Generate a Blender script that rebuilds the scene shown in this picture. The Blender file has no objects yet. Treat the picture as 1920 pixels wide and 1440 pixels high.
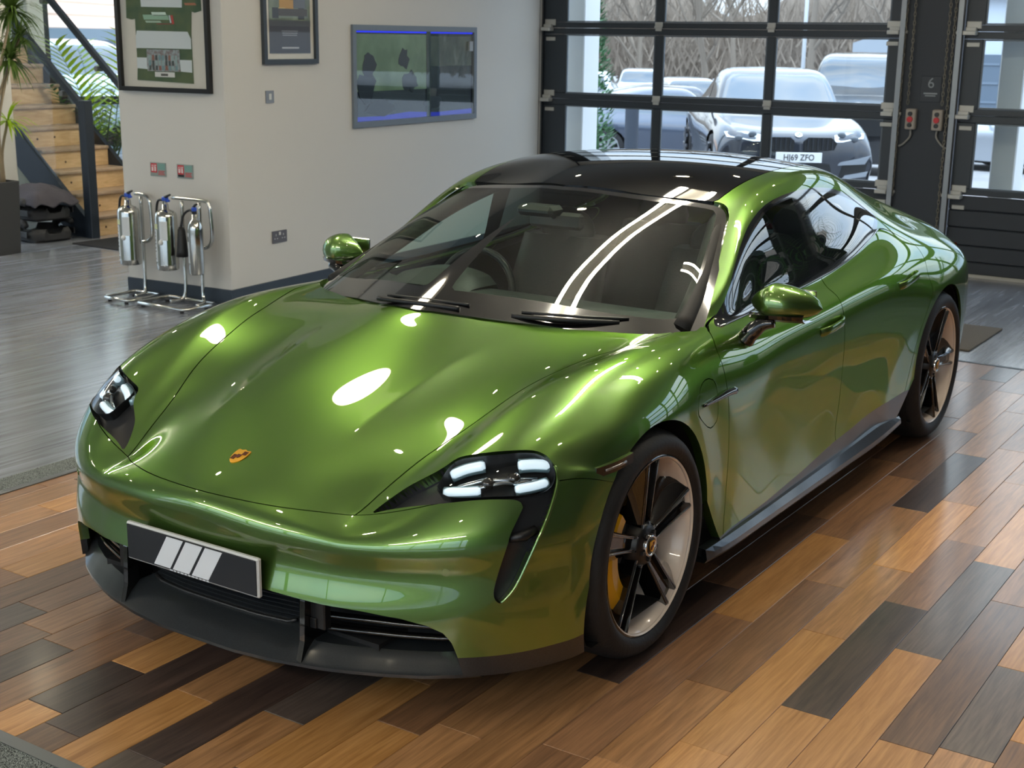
import bpy, bmesh, math, random
import numpy as np
from mathutils import Matrix, Vector
random.seed(7)
SC = bpy.context.scene
COL = SC.collection
PI = math.pi
# ------------------------------------------------------------------ camera
CAM_F = 2541.43
cam = bpy.data.cameras.new('camera')
cam_ob = bpy.data.objects.new('camera', cam)
COL.objects.link(cam_ob)
cam.sensor_width = 36.0
cam.lens = CAM_F / 1920 * 36
cam.clip_start, cam.clip_end = 0.05, 400
_R = np.array([[-0.55128949, 0.83421293, 0.01298802], [0.20017583, 0.1473667, -0.9686138], [-0.80994415, -0.53138672, -0.24823098]])
_c = (3.45687819, 2.71651089, 1.84470244)
cam_ob.matrix_world = Matrix([[_R[0][k], -_R[1][k], -_R[2][k], _c[k]] for k in range(3)] + [[0, 0, 0, 1]])
cam.dof.use_dof = True
cam.dof.focus_distance = 3.9
cam.dof.aperture_fstop = 9.0
SC.camera = cam_ob
# ------------------------------------------------------------------ sky, exposure
W = bpy.data.worlds.new('sky')
SC.world = W
W.use_nodes = True
wn = W.node_tree
bg = wn.nodes['Background']
# overcast: brighter overhead than at the horizon
sx_ = wn.nodes.new('ShaderNodeSeparateXYZ')
ma_ = wn.nodes.new('ShaderNodeMapRange')
ma_.inputs[1].default_value, ma_.inputs[2].default_value = 0.0, 1.0
ma_.inputs[3].default_value, ma_.inputs[4].default_value = 0.66, 3.0
tc = wn.nodes.new('ShaderNodeTexCoord')
nz = wn.nodes.new('ShaderNodeTexNoise')
nz.inputs['Scale'].default_value = 2.2
nz.inputs['Detail'].default_value = 5
mp = wn.nodes.new('ShaderNodeMapping')
mp.inputs['Scale'].default_value = (1, 1, 3.5)
wn.links.new(tc.outputs['Generated'], mp.inputs['Vector'])
wn.links.new(tc.outputs['Generated'], sx_.inputs[0])
wn.links.new(sx_.outputs['Z'], ma_.inputs[0])
wn.links.new(ma_.outputs[0], bg.inputs['Strength'])
wn.links.new(mp.outputs['Vector'], nz.inputs['Vector'])
cr = wn.nodes.new('ShaderNodeValToRGB')
cr.color_ramp.elements[0].position = 0.35
cr.color_ramp.elements[0].color = (0.50, 0.67, 0.92, 1)
cr.color_ramp.elements[1].position = 0.62
cr.color_ramp.elements[1].color = (0.90, 0.95, 1.0, 1)
wn.links.new(nz.outputs['Fac'], cr.inputs['Fac'])
wn.links.new(cr.outputs['Color'], bg.inputs['Color'])
SC.view_settings.view_transform = 'Standard'
SC.view_settings.look = 'None'
SC.view_settings.gamma = 1.0
SC.view_settings.use_curve_mapping = False
SC.view_settings.exposure = 1.08
SC.cycles.use_denoising = True
SC.cycles.max_bounces = 10
SC.cycles.transparent_max_bounces = 16
SC.cycles.caustics_reflective = False
SC.cycles.caustics_refractive = False
SC.cycles.sample_clamp_indirect = 6.0

# ------------------------------------------------------------------ materials
def lin(h):
    if isinstance(h, str):
        h = h.lstrip('#')
        c = [int(h[i:i + 2], 16) / 255 for i in (0, 2, 4)]
        return tuple(x / 12.92 if x <= 0.04045 else ((x + 0.055) / 1.055) ** 2.4 for x in c) + (1,)
    return tuple(h) + ((1,) if len(h) == 3 else ())
MATS = {}
def mat(name, col, rough=0.5, metal=0.0, coat=0.0, coat_rough=0.03, spec=0.5, emit=None, estr=0.0, noise=None, bump=None, aniso=0):
    """Principled material; noise=(scale, strength, other colour), bump=(scale, strength)"""
    if name in MATS: return MATS[name]
    m = bpy.data.materials.new(name)
    m.use_nodes = True
    nt = m.node_tree
    b = nt.nodes['Principled BSDF']
    b.inputs['Base Color'].default_value = lin(col)
    b.inputs['Roughness'].default_value = rough
    b.inputs['Metallic'].default_value = metal
    b.inputs['Specular IOR Level'].default_value = spec
    b.inputs['Coat Weight'].default_value = coat
    b.inputs['Coat Roughness'].default_value = coat_rough
    if emit is not None:
        b.inputs['Emission Color'].default_value = lin(emit)
        b.inputs['Emission Strength'].default_value = estr
    if noise or bump:
        t = nt.nodes.new('ShaderNodeTexCoord')
    if noise:
        n = nt.nodes.new('ShaderNodeTexNoise')
        n.inputs['Scale'].default_value = noise[0]
        n.inputs['Detail'].default_value = 4
        nt.links.new(t.outputs['Object'], n.inputs['Vector'])
        mx = nt.nodes.new('ShaderNodeMix')
        mx.data_type = 'RGBA'
        mx.inputs[6].default_value = lin(col)
        mx.inputs[7].default_value = lin(noise[2])
        r = nt.nodes.new('ShaderNodeMapRange')
        r.inputs[1].default_value = 0.35
        r.inputs[2].default_value = 0.65
        r.inputs[4].default_value = noise[1]
        nt.links.new(n.outputs['Fac'], r.inputs[0])
        nt.links.new(r.outputs[0], mx.inputs[0])
        nt.links.new(mx.outputs[2], b.inputs['Base Color'])
    if bump:
        n2 = nt.nodes.new('ShaderNodeTexNoise')
        n2.inputs['Scale'].default_value = bump[0]
        n2.inputs['Detail'].default_value = 3
        nt.links.new(t.outputs['Object'], n2.inputs['Vector'])
        bp = nt.nodes.new('ShaderNodeBump')
        bp.inputs['Strength'].default_value = bump[1]
        bp.inputs['Distance'].default_value = 0.01
        nt.links.new(n2.outputs['Fac'], bp.inputs['Height'])
        nt.links.new(bp.outputs['Normal'], b.inputs['Normal'])
    MATS[name] = m
    return m
def glass(name, tint=(1, 1, 1), ior=1.5, gain=1.0, rough=0.0):
    """a thin pane: what it passes is tinted, what it mirrors follows Fresnel"""
    if name in MATS: return MATS[name]
    m = bpy.data.materials.new(name)
    m.use_nodes = True
    nt = m.node_tree
    nt.nodes.clear()
    o = nt.nodes.new('ShaderNodeOutputMaterial')
    tr = nt.nodes.new('ShaderNodeBsdfTransparent')
    tr.inputs[0].default_value = lin(tint)
    gl = nt.nodes.new('ShaderNodeBsdfGlossy')
    gl.inputs['Roughness'].default_value = rough
    fr = nt.nodes.new('ShaderNodeFresnel')
    fr.inputs['IOR'].default_value = ior
    mul = nt.nodes.new('ShaderNodeMath')
    mul.operation = 'MULTIPLY'
    mul.use_clamp = True
    mul.inputs[1].default_value = gain
    geo = nt.nodes.new('ShaderNodeNewGeometry')      # no second mirror image at the exit face
    inv = nt.nodes.new('ShaderNodeMath')
    inv.operation = 'SUBTRACT'
    inv.inputs[0].default_value = 1.0
    nt.links.new(geo.outputs['Backfacing'], inv.inputs[1])
    m2 = nt.nodes.new('ShaderNodeMath')
    m2.operation = 'MULTIPLY'
    nt.links.new(fr.outputs[0], m2.inputs[0])
    nt.links.new(inv.outputs[0], m2.inputs[1])
    nt.links.new(m2.outputs[0], mul.inputs[0])
    mx = nt.nodes.new('ShaderNodeMixShader')
    nt.links.new(mul.outputs[0], mx.inputs[0])
    nt.links.new(tr.outputs[0], mx.inputs[1])
    nt.links.new(gl.outputs[0], mx.inputs[2])
    nt.links.new(mx.outputs[0], o.inputs[0])
    MATS[name] = m
    return m
def emis(name, col, s):
    return mat(name, '#000000', 0.6, emit=col, estr=s)

# ------------------------------------------------------------------ mesh builder
def offs(o):
    v = Vector((0, 0, 0))
    while o is not None:
        v += o.location
        o = o.parent
    return v
class MB:
    def __init__(s):
        s.v, s.f, s.sm, s.mi = [], [], [], []
    def add(s, vs, fs, smooth=False, mi=0):
        n = len(s.v)
        s.v += [tuple(map(float, p)) for p in vs]
        for f in fs:
            s.f.append([n + i for i in f])
            s.sm.append(smooth)
            s.mi.append(mi)
        return s
    def box(s, c, d, rz=0.0, ch=0.0, M=None, mi=0):
        x, y, z = d[0] / 2, d[1] / 2, d[2] / 2
        if ch <= 0:
            P = [(-x, -y, -z), (x, -y, -z), (x, y, -z), (-x, y, -z), (-x, -y, z), (x, -y, z), (x, y, z), (-x, y, z)]
            F = [(0, 3, 2, 1), (4, 5, 6, 7), (0, 1, 5, 4), (1, 2, 6, 5), (2, 3, 7, 6), (3, 0, 4, 7)]
        else:
            ch = min(ch, x * .95, y * .95, z * .95)
            P, F = [], []
            for sz, zz, o in ((-1, -z, 1), (-1, -z + ch, 0), (1, z - ch, 0), (1, z, 1)):
                e = ch if o else 0
                P += [(-x + ch + e * 0, -y + e, zz), (x - ch, -y + e, zz), (x - e, -y + ch, zz), (x - e, y - ch, zz),
                      (x - ch, y - e, zz), (-x + ch, y - e, zz), (-x + e, y - ch, zz), (-x + e, -y + ch, zz)]
            F.append(tuple(range(7, -1, -1)))
            F.append(tuple(range(24, 32)))
            for k in range(3):
                for i in range(8):
                    j = (i + 1) % 8
                    F.append((k * 8 + i, k * 8 + j, k * 8 + 8 + j, k * 8 + 8 + i))
        if M is None:
            cz, sz_ = math.cos(rz), math.sin(rz)
            P = [(c[0] + p[0] * cz - p[1] * sz_, c[1] + p[0] * sz_ + p[1] * cz, c[2] + p[2]) for p in P]
        else:
            P = [tuple(Vector(c) + M @ Vector(p)) for p in P]
        return s.add(P, F, False, mi)
    def tube(s, pts, r, n=10, closed=False, caps=True, mi=0):
        pts = [Vector(p) for p in pts]
        rs = r if isinstance(r, (list, tuple)) else [r] * len(pts)
        m = len(pts)
        V, F = [], []
        up = None
        for i, p in enumerate(pts):
            a = pts[i - 1] if (i > 0 or closed) else p
            b = pts[(i + 1) % m] if (i < m - 1 or closed) else p
            t = (b - a).normalized()
            if up is None:
                up = Vector((0, 0, 1)) if abs(t.z) < .9 else Vector((1, 0, 0))
            u = (up - t * up.dot(t))
            if u.length < 1e-6: u = t.orthogonal()
            u.normalize()
            up = u
            w = t.cross(u)
            for k in range(n):
                an = 2 * PI * k / n
                V.append(p + (u * math.cos(an) + w * math.sin(an)) * rs[i])
        for i in range(m if closed else m - 1):
            j = (i + 1) % m
            for k in range(n):
                l = (k + 1) % n
                F.append((i * n + k, i * n + l, j * n + l, j * n + k))
        if caps and not closed:
            F.append(tuple(range(n - 1, -1, -1)))
            F.append(tuple((m - 1) * n + k for k in range(n)))
        return s.add(V, F, True, mi)
    def cyl(s, a, b, r, n=20, mi=0):
        """flat-capped straight cylinder from a to b"""
        a, b = Vector(a), Vector(b)
        t = (b - a).normalized()
        u = t.orthogonal().normalized()
        w = t.cross(u)
        ring = [(u * math.cos(2 * PI * k / n) + w * math.sin(2 * PI * k / n)) * r for k in range(n)]
        V = [a + q for q in ring] + [b + q for q in ring]
        s.add(V, [(k, (k + 1) % n, n + (k + 1) % n, n + k) for k in range(n)], True, mi)
        s.add([a + q for q in ring], [tuple(range(n - 1, -1, -1))], False, mi)
        return s.add([b + q for q in ring], [tuple(range(n))], False, mi)
    def lathe(s, prof, c=(0, 0, 0), axis='z', n=32, a0=0, a1=2 * PI, mi=0, smooth=True):
        """prof = [(r, h)...] turned about an axis through c"""
        full = abs(a1 - a0 - 2 * PI) < 1e-6
        m = n if full else n + 1
        V, F = [], []
        for k in range(m):
            a = a0 + (a1 - a0) * k / n
            for r, h in prof:
                x, y = r * math.cos(a), r * math.sin(a)
                p = {'z': (x, y, h), 'y': (x, h, y), 'x': (h, x, y)}[axis]
                V.append((c[0] + p[0], c[1] + p[1], c[2] + p[2]))
        q = len(prof)
        for k in range(n):
            l = (k + 1) % m
            for i in range(q - 1):
                f = (k * q + i, l * q + i, l * q + i + 1, k * q + i + 1)
                F.append(f if axis != 'y' else f[::-1])
        return s.add(V, F, smooth, mi)
    def prism(s, poly, d, O=(0, 0, 0), U=(1, 0, 0), Vv=(0, 1, 0), smooth=False, mi=0):
        """closed 2-D polygon in the U,V plane, extruded by d along U x V"""
        O, U, Vv = Vector(O), Vector(U), Vector(Vv)
        Nn = U.cross(Vv).normalized()
        A = [O + U * p[0] + Vv * p[1] for p in poly]
        B = [p + Nn * d for p in A]
        n = len(A)
        s.add(A, [tuple(range(n - 1, -1, -1))], False, mi)
        s.add(B, [tuple(range(n))], False, mi)
        return s.add(A + B, [(k, (k + 1) % n, n + (k + 1) % n, n + k) for k in range(n)], smooth, mi)
    def ell(s, c, r, n=16, m=10, M=None, mi=0):
        V, F = [], []
        for i in range(m + 1):
            th = PI * i / m
            for k in range(n):
                a = 2 * PI * k / n
                p = Vector((r[0] * math.sin(th) * math.cos(a), r[1] * math.sin(th) * math.sin(a), r[2] * math.cos(th)))
                if M is not None: p = M @ p
                V.append(Vector(c) + p)
        for i in range(m):
            for k in range(n):
                l = (k + 1) % n
                F.append((i * n + k, (i + 1) * n + k, (i + 1) * n + l, i * n + l))
        return s.add(V, F, True, mi)
    def grid(s, G, smooth=True, mi=0, cu=False, cv=False):
        """G = 2-D list of points"""
        nu, nv = len(G), len(G[0])
        V = [p for r in G for p in r]
        F = []
        for i in range(nu if cu else nu - 1):
            for j in range(nv if cv else nv - 1):
                a, b = (i + 1) % nu, (j + 1) % nv
                F.append((i * nv + j, a * nv + j, a * nv + b, i * nv + b))
        return s.add(V, F, smooth, mi)
    def mesh(s, name, mats, off=(0, 0, 0)):
        me = bpy.data.meshes.new(name)
        me.from_pydata([(p[0] - off[0], p[1] - off[1], p[2] - off[2]) for p in s.v], [], s.f)
        me.polygons.foreach_set('use_smooth', s.sm)
        for m in (mats if isinstance(mats, (list, tuple)) else [mats]): me.materials.append(m)
        if any(s.mi): me.polygons.foreach_set('material_index', s.mi)
        me.update()
        return me
    def build(s, name, mats, parent=None, label=None, bevel=0, subsurf=0, solid=0):
        o = bpy.data.objects.new(name, s.mesh(name, mats, offs(parent)))
        COL.objects.link(o)
        if parent is not None: o.parent = parent
        if label: o['label'] = label
        if bevel:
            b = o.modifiers.new('bevel', 'BEVEL')
            b.width = bevel
            b.segments = 2
            b.limit_method = 'ANGLE'
            b.angle_limit = 0.7
        if solid:
            b = o.modifiers.new('solid', 'SOLIDIFY')
            b.thickness = solid
            b.offset = 0
        if subsurf:
            b = o.modifiers.new('sub', 'SUBSURF')
            b.levels = b.render_levels = subsurf
        return o
def tag(o, label, cat, group=None, kind=None):
    o['label'], o['category'] = label, cat
    if group: o['group'] = group
    if kind: o['kind'] = kind
    return o
def thing(name, label, cat, loc=(0, 0, 0), rz=0.0, group=None):
    o = bpy.data.objects.new(name, None)
    o.empty_display_size = 0.1
    COL.objects.link(o)
    o.location = loc
    o.rotation_euler = (0, 0, rz)
    return tag(o, label, cat, group)
def struct(o):
    o['kind'] = 'structure'
    return o
def text_mesh(s, size, name, m, M, parent=None, depth=0.001, align='CENTER', sx=1.0, bold=0.0):
    """flat lettering, M places it; converted to a mesh"""
    cu = bpy.data.curves.new(name, 'FONT')
    cu.body = s
    cu.size = size
    cu.extrude = depth
    cu.offset = bold
    cu.align_x = align
    cu.align_y = 'CENTER'
    cu.resolution_u = 3
    t = bpy.data.objects.new(name, cu)
    COL.objects.link(t)
    bpy.context.view_layer.update()
    dg = bpy.context.evaluated_depsgraph_get()
    me = bpy.data.meshes.new_from_object(t.evaluated_get(dg))
    bpy.data.objects.remove(t)
    me.transform(M @ Matrix.Diagonal((sx, 1, 1, 1)))
    o_ = offs(parent)
    me.transform(Matrix.Translation(-o_))
    me.materials.clear()
    me.materials.append(m)
    o = bpy.data.objects.new(name, me)
    COL.objects.link(o)
    if parent is not None: o.parent = parent
    return o
def frame(o, u, v):
    """matrix whose x,y axes are u,v at o"""
    u, v = Vector(u).normalized(), Vector(v).normalized()
    n = u.cross(v)
    return Matrix([[u[k], v[k], n[k], o[k]] for k in range(3)] + [[0, 0, 0, 1]])
# ================================================================== THE ROOM
ANTH = mat('anthracite_metal', '#2c343c', 0.42)
ANTH2 = mat('anthracite_panel', '#262d36', 0.5, bump=(8, 0.03))
WHITEW = mat('white_wall_paint', '#d3d1cb', 0.75, bump=(60, 0.02))
CEILM = mat('ceiling_grey', '#b4b4b1', 0.85)
ALU = mat('brushed_aluminium', '#85888a', 0.36, 0.85)
ZINC = mat('zinc_plate', '#b9bab6', 0.45, 0.35)
PANE = glass('door_pane', (0.93, 0.97, 0.98), 1.45, 0.7)
DARKSKIRT = mat('skirting_blue_grey', '#38434f', 0.5)
CZ = 3.55                                        # ceiling height
def wood(name, c1, c2, rough=0.36, coat=0.6, sc=(1.6, 26, 1)):
    m = bpy.data.materials.new(name)
    m.use_nodes = True
    nt = m.node_tree
    b = nt.nodes['Principled BSDF']
    g = nt.nodes.new('ShaderNodeNewGeometry')
    oi = nt.nodes.new('ShaderNodeObjectInfo')
    mp = nt.nodes.new('ShaderNodeMapping')
    mp.inputs['Scale'].default_value = sc
    cm = nt.nodes.new('ShaderNodeCombineXYZ')
    ml = nt.nodes.new('ShaderNodeMath')
    ml.operation = 'MULTIPLY'
    ml.inputs[1].default_value = 37.0
    nt.links.new(oi.outputs['Random'], ml.inputs[0])
    for k in (0, 1, 2): nt.links.new(ml.outputs[0], cm.inputs[k])
    nt.links.new(g.outputs['Position'], mp.inputs['Vector'])
    nt.links.new(cm.outputs[0], mp.inputs['Location'])
    n = nt.nodes.new('ShaderNodeTexNoise')
    n.inputs['Scale'].default_value = 1.6
    n.inputs['Detail'].default_value = 7
    n.inputs['Roughness'].default_value = 0.62
    n.inputs['Distortion'].default_value = 0.9
    nt.links.new(mp.outputs[0], n.inputs['Vector'])
    n2 = nt.nodes.new('ShaderNodeTexNoise')
    n2.inputs['Scale'].default_value = 5.0
    n2.inputs['Detail'].default_value = 4
    nt.links.new(mp.outputs[0], n2.inputs['Vector'])
    r = nt.nodes.new('ShaderNodeValToRGB')
    r.color_ramp.elements[0].position, r.color_ramp.elements[1].position = 0.34, 0.66
    r.color_ramp.elements[0].color, r.color_ramp.elements[1].color = lin(c2), lin(c1)
    ad = nt.nodes.new('ShaderNodeMath')
    ad.operation = 'MULTIPLY_ADD'
    ad.inputs[1].default_value = 0.35
    ad2 = nt.nodes.new('ShaderNodeMath')
    ad2.operation = 'MULTIPLY'
    ad2.inputs[1].default_value = 0.72
    nt.links.new(n.outputs['Fac'], ad2.inputs[0])
    nt.links.new(n2.outputs['Fac'], ad.inputs[0])
    nt.links.new(ad2.outputs[0], ad.inputs[2])
    nt.links.new(ad.outputs[0], r.inputs[0])
    hv = nt.nodes.new('ShaderNodeHueSaturation')
    mr = nt.nodes.new('ShaderNodeMapRange')
    mr.inputs[3].default_value, mr.inputs[4].default_value = 0.8, 1.18
    nt.links.new(oi.outputs['Random'], mr.inputs[0])
    nt.links.new(mr.outputs[0], hv.inputs['Value'])
    nt.links.new(r.outputs[0], hv.inputs['Color'])
    nt.links.new(hv.outputs[0], b.inputs['Base Color'])
    b.inputs['Roughness'].default_value = rough
    b.inputs['Coat Weight'].default_value = coat
    b.inputs['Coat Roughness'].default_value = 0.16
    bp = nt.nodes.new('ShaderNodeBump')
    bp.inputs['Strength'].default_value = 0.12
    bp.inputs['Distance'].default_value = 0.004
    nt.links.new(ad.outputs[0], bp.inputs['Height'])
    nt.links.new(bp.outputs[0], b.inputs['Normal'])
    return m
TINT = {'D': wood('plank_espresso', '#54423a', '#2b211e'), 'B': wood('plank_brown', '#83624a', '#543c2e'), 'M': wood('plank_mid', '#a07552', '#6d4d35'),
        'W': wood('plank_warm', '#bd8c5e', '#875f3b'), 'O': wood('plank_honey', '#d69f62', '#a87238'), 'G': wood('plank_grey_brown', '#6e5f56', '#443b36')}
# floor slab: dark vinyl round a bay of planks
PX0, PX1, PY0, PITCH, YK = -4.60, 1.43, -1.91, 0.1486, -0.055
PY1 = YK + PITCH * 21
m = MB()
m.box((-.1, -1.2, -.06), (15.4, 17.0, .10), mi=0)      # under everything, top at -0.01
fl = m.build('floor', mat('floor_joint_dark', '#15100d', 0.8))
struct(fl)
VINYL = wood('grey_wood_vinyl', '#8d929b', '#50545c', rough=0.25, coat=0.5, sc=(0.5, 9, 1))
for nm, x0, x1, y0, y1 in (('vinyl_floor', -7.72, 7.5, -9.6, -2.085), ('vinyl_floor', -7.72, PX0 - .03, -2.085, 7.2), ('vinyl_floor', PX0 - .03, 7.5, 6.4, 7.2), ('vinyl_floor', 3.2, 7.5, -2.085, 6.4)):
    m = MB()
    m.box(((x0 + x1) / 2, (y0 + y1) / 2, -.005), (x1 - x0, y1 - y0, .010))
    m.build(nm, VINYL, fl)
CARPET = bpy.data.materials.new('patterned_carpet')
CARPET.use_nodes = True
nt = CARPET.node_tree
b = nt.nodes['Principled BSDF']
g = nt.nodes.new('ShaderNodeNewGeometry')
ck = nt.nodes.new('ShaderNodeTexVoronoi')
ck.inputs['Scale'].default_value = 26
wv = nt.nodes.new('ShaderNodeTexWave')
wv.inputs['Scale'].default_value = 42
wv.inputs['Distortion'].default_value = 14
wv.inputs['Detail Scale'].default_value = 3.0
nt.links.new(g.outputs['Position'], ck.inputs['Vector'])
nt.links.new(g.outputs['Position'], wv.inputs['Vector'])
rp = nt.nodes.new('ShaderNodeValToRGB')
rp.color_ramp.elements[0].position, rp.color_ramp.elements[1].position = 0.42, 0.58
rp.color_ramp.elements[0].color, rp.color_ramp.elements[1].color = lin('#2b2f2f'), lin('#8f9692')
nt.links.new(wv.outputs['Fac'], rp.inputs[0])
nt.links.new(rp.outputs[0], b.inputs['Base Color'])
b.inputs['Roughness'].default_value = .95
bp = nt.nodes.new('ShaderNodeBump')
bp.inputs['Strength'].default_value = .5
nt.links.new(wv.outputs['Fac'], bp.inputs['Height'])
nt.links.new(bp.outputs[0], b.inputs['Normal'])
for nm, x0, x1, y0, y1, mm, h in (('carpet_strip', PX0 - .03, PX1 + .04, -2.085, PY0 - .035, CARPET, .004), ('carpet_strip', PX1 + .04, 3.2, -2.085, 6.4, CARPET, .004),
                                 ('floor_trim', PX0 - .03, PX1 + .04, PY0 - .035, PY0, ALU, .006), ('floor_trim', PX1, PX1 + .04, PY0, 6.4, ALU, .006), ('floor_trim', PX0 - .03, PX0, PY0, 6.4, ANTH, .004)):
    m = MB()
    m.box(((x0 + x1) / 2, (y0 + y1) / 2, h / 2 - .006), (x1 - x0, y1 - y0, h + .008))
    m.build(nm, mm, fl)
# planks, one object each: the rows seen in the photo are laid out by hand, the rest continue the mix
ROWP = {   # row: list of (x at the near end, tint) running away from the camera
    -12: [(1.43, 'M'), (.75, 'W'), (-.1, 'B')], -11: [(1.43, 'B'), (.95, 'W'), (.2, 'O'), (-.6, 'M')], -10: [(1.43, 'W'), (.62, 'M'), (.0, 'W')], -9: [(1.43, 'O'), (.9, 'W'), (.3, 'O'), (-.5, 'B')],
    -8: [(1.43, 'M'), (.70, 'O'), (-.1, 'M')], -7: [(1.43, 'D'), (1.1, 'B'), (.45, 'D')], -6: [(1.43, 'G'), (.85, 'B'), (.2, 'M')], -5: [(1.43, 'B'), (.95, 'M'), (.3, 'W')],
    -4: [(1.43, 'D'), (.985, 'M'), (.35, 'M')], -3: [(1.43, 'M'), (.80, 'B'), (.1, 'M')], -2: [(1.43, 'O'), (1.27, 'D'), (.97, 'O'), (.50, 'D'), (-.3, 'M')], -1: [(1.43, 'B'), (1.33, 'D'), (.42, 'D'), (-.45, 'B')],
    0: [(1.43, 'O'), (.985, 'W'), (.30, 'M'), (-.5, 'B')], 1: [(1.43, 'G'), (1.30, 'D'), (.40, 'D'), (-.4, 'B')], 2: [(1.43, 'W'), (.935, 'G'), (.25, 'M'), (-.6, 'B')], 3: [(1.43, 'B'), (1.2, 'O'), (.55, 'W'), (-.2, 'M')],
    4: [(1.43, 'O'), (.80, 'M'), (.0, 'B'), (-.9, 'B')], 5: [(1.43, 'W'), (.72, 'W'), (.05, 'M'), (-.8, 'B'), (-1.7, 'M')], 6: [(1.43, 'O'), (.95, 'W'), (.22, 'D'), (-.64, 'B'), (-1.5, 'M'), (-2.4, 'B')],
    7: [(1.43, 'M'), (.65, 'M'), (-.415, 'O'), (-1.32, 'M'), (-2.2, 'B'), (-3.1, 'W')], 8: [(1.43, 'W'), (.62, 'W'), (.08, 'M'), (-.86, 'W'), (-1.81, 'D'), (-2.71, 'W'), (-3.6, 'M')], 9: [(1.43, 'O'), (.42, 'O'), (-.455, 'W'), (-1.14, 'O'), (-2.0, 'W'), (-2.9, 'M')],
    10: [(1.43, 'B'), (.88, 'O'), (.07, 'D'), (-.835, 'M'), (-1.55, 'W'), (-2.4, 'W'), (-3.3, 'O')], 11: [(1.43, 'M'), (.40, 'O'), (-.49, 'G'), (-1.385, 'O'), (-2.1, 'M'), (-3.0, 'W')], 12: [(1.0, 'O'), (.1, 'B'), (-1.05, 'M'), (-1.95, 'W'), (-2.85, 'B'), (-3.7, 'O')],
    13: [(.9, 'W'), (.05, 'G'), (-.55, 'O'), (-1.3, 'W'), (-2.2, 'O'), (-3.1, 'M')], 14: [(.8, 'M'), (-.1, 'O'), (-.95, 'B'), (-1.8, 'W'), (-2.6, 'M'), (-3.5, 'W')], 15: [(.7, 'D'), (-.2, 'M'), (-1.1, 'D'), (-1.9, 'M')]}
rng = random.Random(21)
PMESH = {}
def plank_mesh(L, w):
    k = (round(L, 2), round(w, 3))
    if k not in PMESH:
        mb = MB()
        e, h = .0009, .0012
        a, b_ = -k[0] / 2 + e, k[0] / 2 - e
        c, d = -k[1] / 2 + e, k[1] / 2 - e
        P = [(a, c, -.012), (b_, c, -.012), (b_, d, -.012), (a, d, -.012), (a, c, -h), (b_, c, -h), (b_, d, -h), (a, d, -h), (a + h, c + h, 0), (b_ - h, c + h, 0), (b_ - h, d - h, 0), (a + h, d - h, 0)]
        mb.add(P, [(8, 9, 10, 11)] + [(i, (i + 1) % 4, 4 + (i + 1) % 4, 4 + i) for i in range(4)] + [(4 + i, 4 + (i + 1) % 4, 8 + (i + 1) % 4, 8 + i) for i in range(4)])
        PMESH[k] = mb
    return PMESH[k]
PCACHE = {}
npl = 0
extra = MB()
for k in range(-13, 44):
    y0, y1 = YK + PITCH * k, YK + PITCH * (k + 1)
    y0 = max(y0, PY0)
    if y1 - y0 < .02: continue
    segs = list(ROWP.get(k, [(PX1, rng.choice('BMWOWM'))]))
    if segs[0][0] < PX1 - .01: segs.insert(0, (PX1, rng.choice('MWO')))
    while segs[-1][0] - .93 > PX0:
        nx = segs[-1][0] - rng.choice((.914, .914, .80, .70))
        segs.append((nx, rng.choice('BMWWOMG')))
    for i, (xa, t) in enumerate(segs):
        xb = segs[i + 1][0] if i + 1 < len(segs) else PX0
        L = round(xa - xb, 2)
        if k >= 21 or npl >= 296:
            pm = plank_mesh(L, y1 - y0)
            extra.add([(p[0] + (xa + xb) / 2, p[1] + (y0 + y1) / 2, p[2]) for p in pm.v], pm.f, False, 'BMWOGD'.index(t))
            continue
        npl += 1
        key = (L, round(y1 - y0, 3), t)
        if key not in PCACHE: PCACHE[key] = plank_mesh(L, y1 - y0).mesh('plank', TINT[t])
        o = bpy.data.objects.new('plank', PCACHE[key])
        COL.objects.link(o)
        o.location = ((xa + xb) / 2, (y0 + y1) / 2, 0)
        o.parent = fl
ex = extra.build('plank_field', [TINT[c] for c in 'BMWOGD'], fl)
ex['kind'] = 'stuff'
# ------------------------------------------------------------------ walls
C1, C2, C3 = Vector((-3.23, -4.01, 0)), Vector((-3.166, -4.978, 0)), Vector((-7.72, -4.30, 0))
C4 = Vector((-7.72, -5.27, 0))
def poly_wall(pts, z0, z1, name, mm):
    m = MB()
    m.prism([(p[0], p[1]) for p in pts], z1 - z0, (0, 0, z0))
    return struct(m.build(name, mm))
poly_wall([C1, C3, C4, C2], 0, CZ, 'wall_left', WHITEW)
dB = (C3 - C1).normalized()
nB = Vector((-dB.y, dB.x, 0)) * -1          # out of wall B, towards the car
if nB.y < 0: nB = -nB
dA = (C2 - C1).normalized()
nA = Vector((1, .066, 0)).normalized()
def on_B(u, z, d=0.0): return C1 + dB * u + nB * d + Vector((0, 0, z))
def on_A(u, z, d=0.0): return C1 + dA * u + nA * d + Vector((0, 0, z))
m = MB()
t = .016
o1 = C1 + (nA + nB) * t
m.prism([(p.x, p.y) for p in (C1, o1, C3 + nB * t, C3)][::-1], .113)
m.prism([(p.x, p.y) for p in (C1, C2, C2 + nA * t, o1)][::-1], .113)
struct(m.build('baseboard_left', DARKSKIRT))
WX = -7.72
m = MB()
m.box((WX - .1, -6.9, CZ / 2), (.2, 3.2, CZ))
m.box((WX - .12, .95, 3.40), (.24, 11.0, .30))
m.box((WX - .15, 6.9, CZ / 2), (.2, .6, CZ))
struct(m.build('wall_back', WHITEW))
m = MB()
m.box((7.6, -1.2, .2), (.2, 17, .4))
m.box((7.6, -1.2, 3.35), (.2, 17, .4))
struct(m.build('wall_front', WHITEW))
m = MB()
m.box((-.1, 7.3, CZ / 2), (15.4, .2, CZ))
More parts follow.
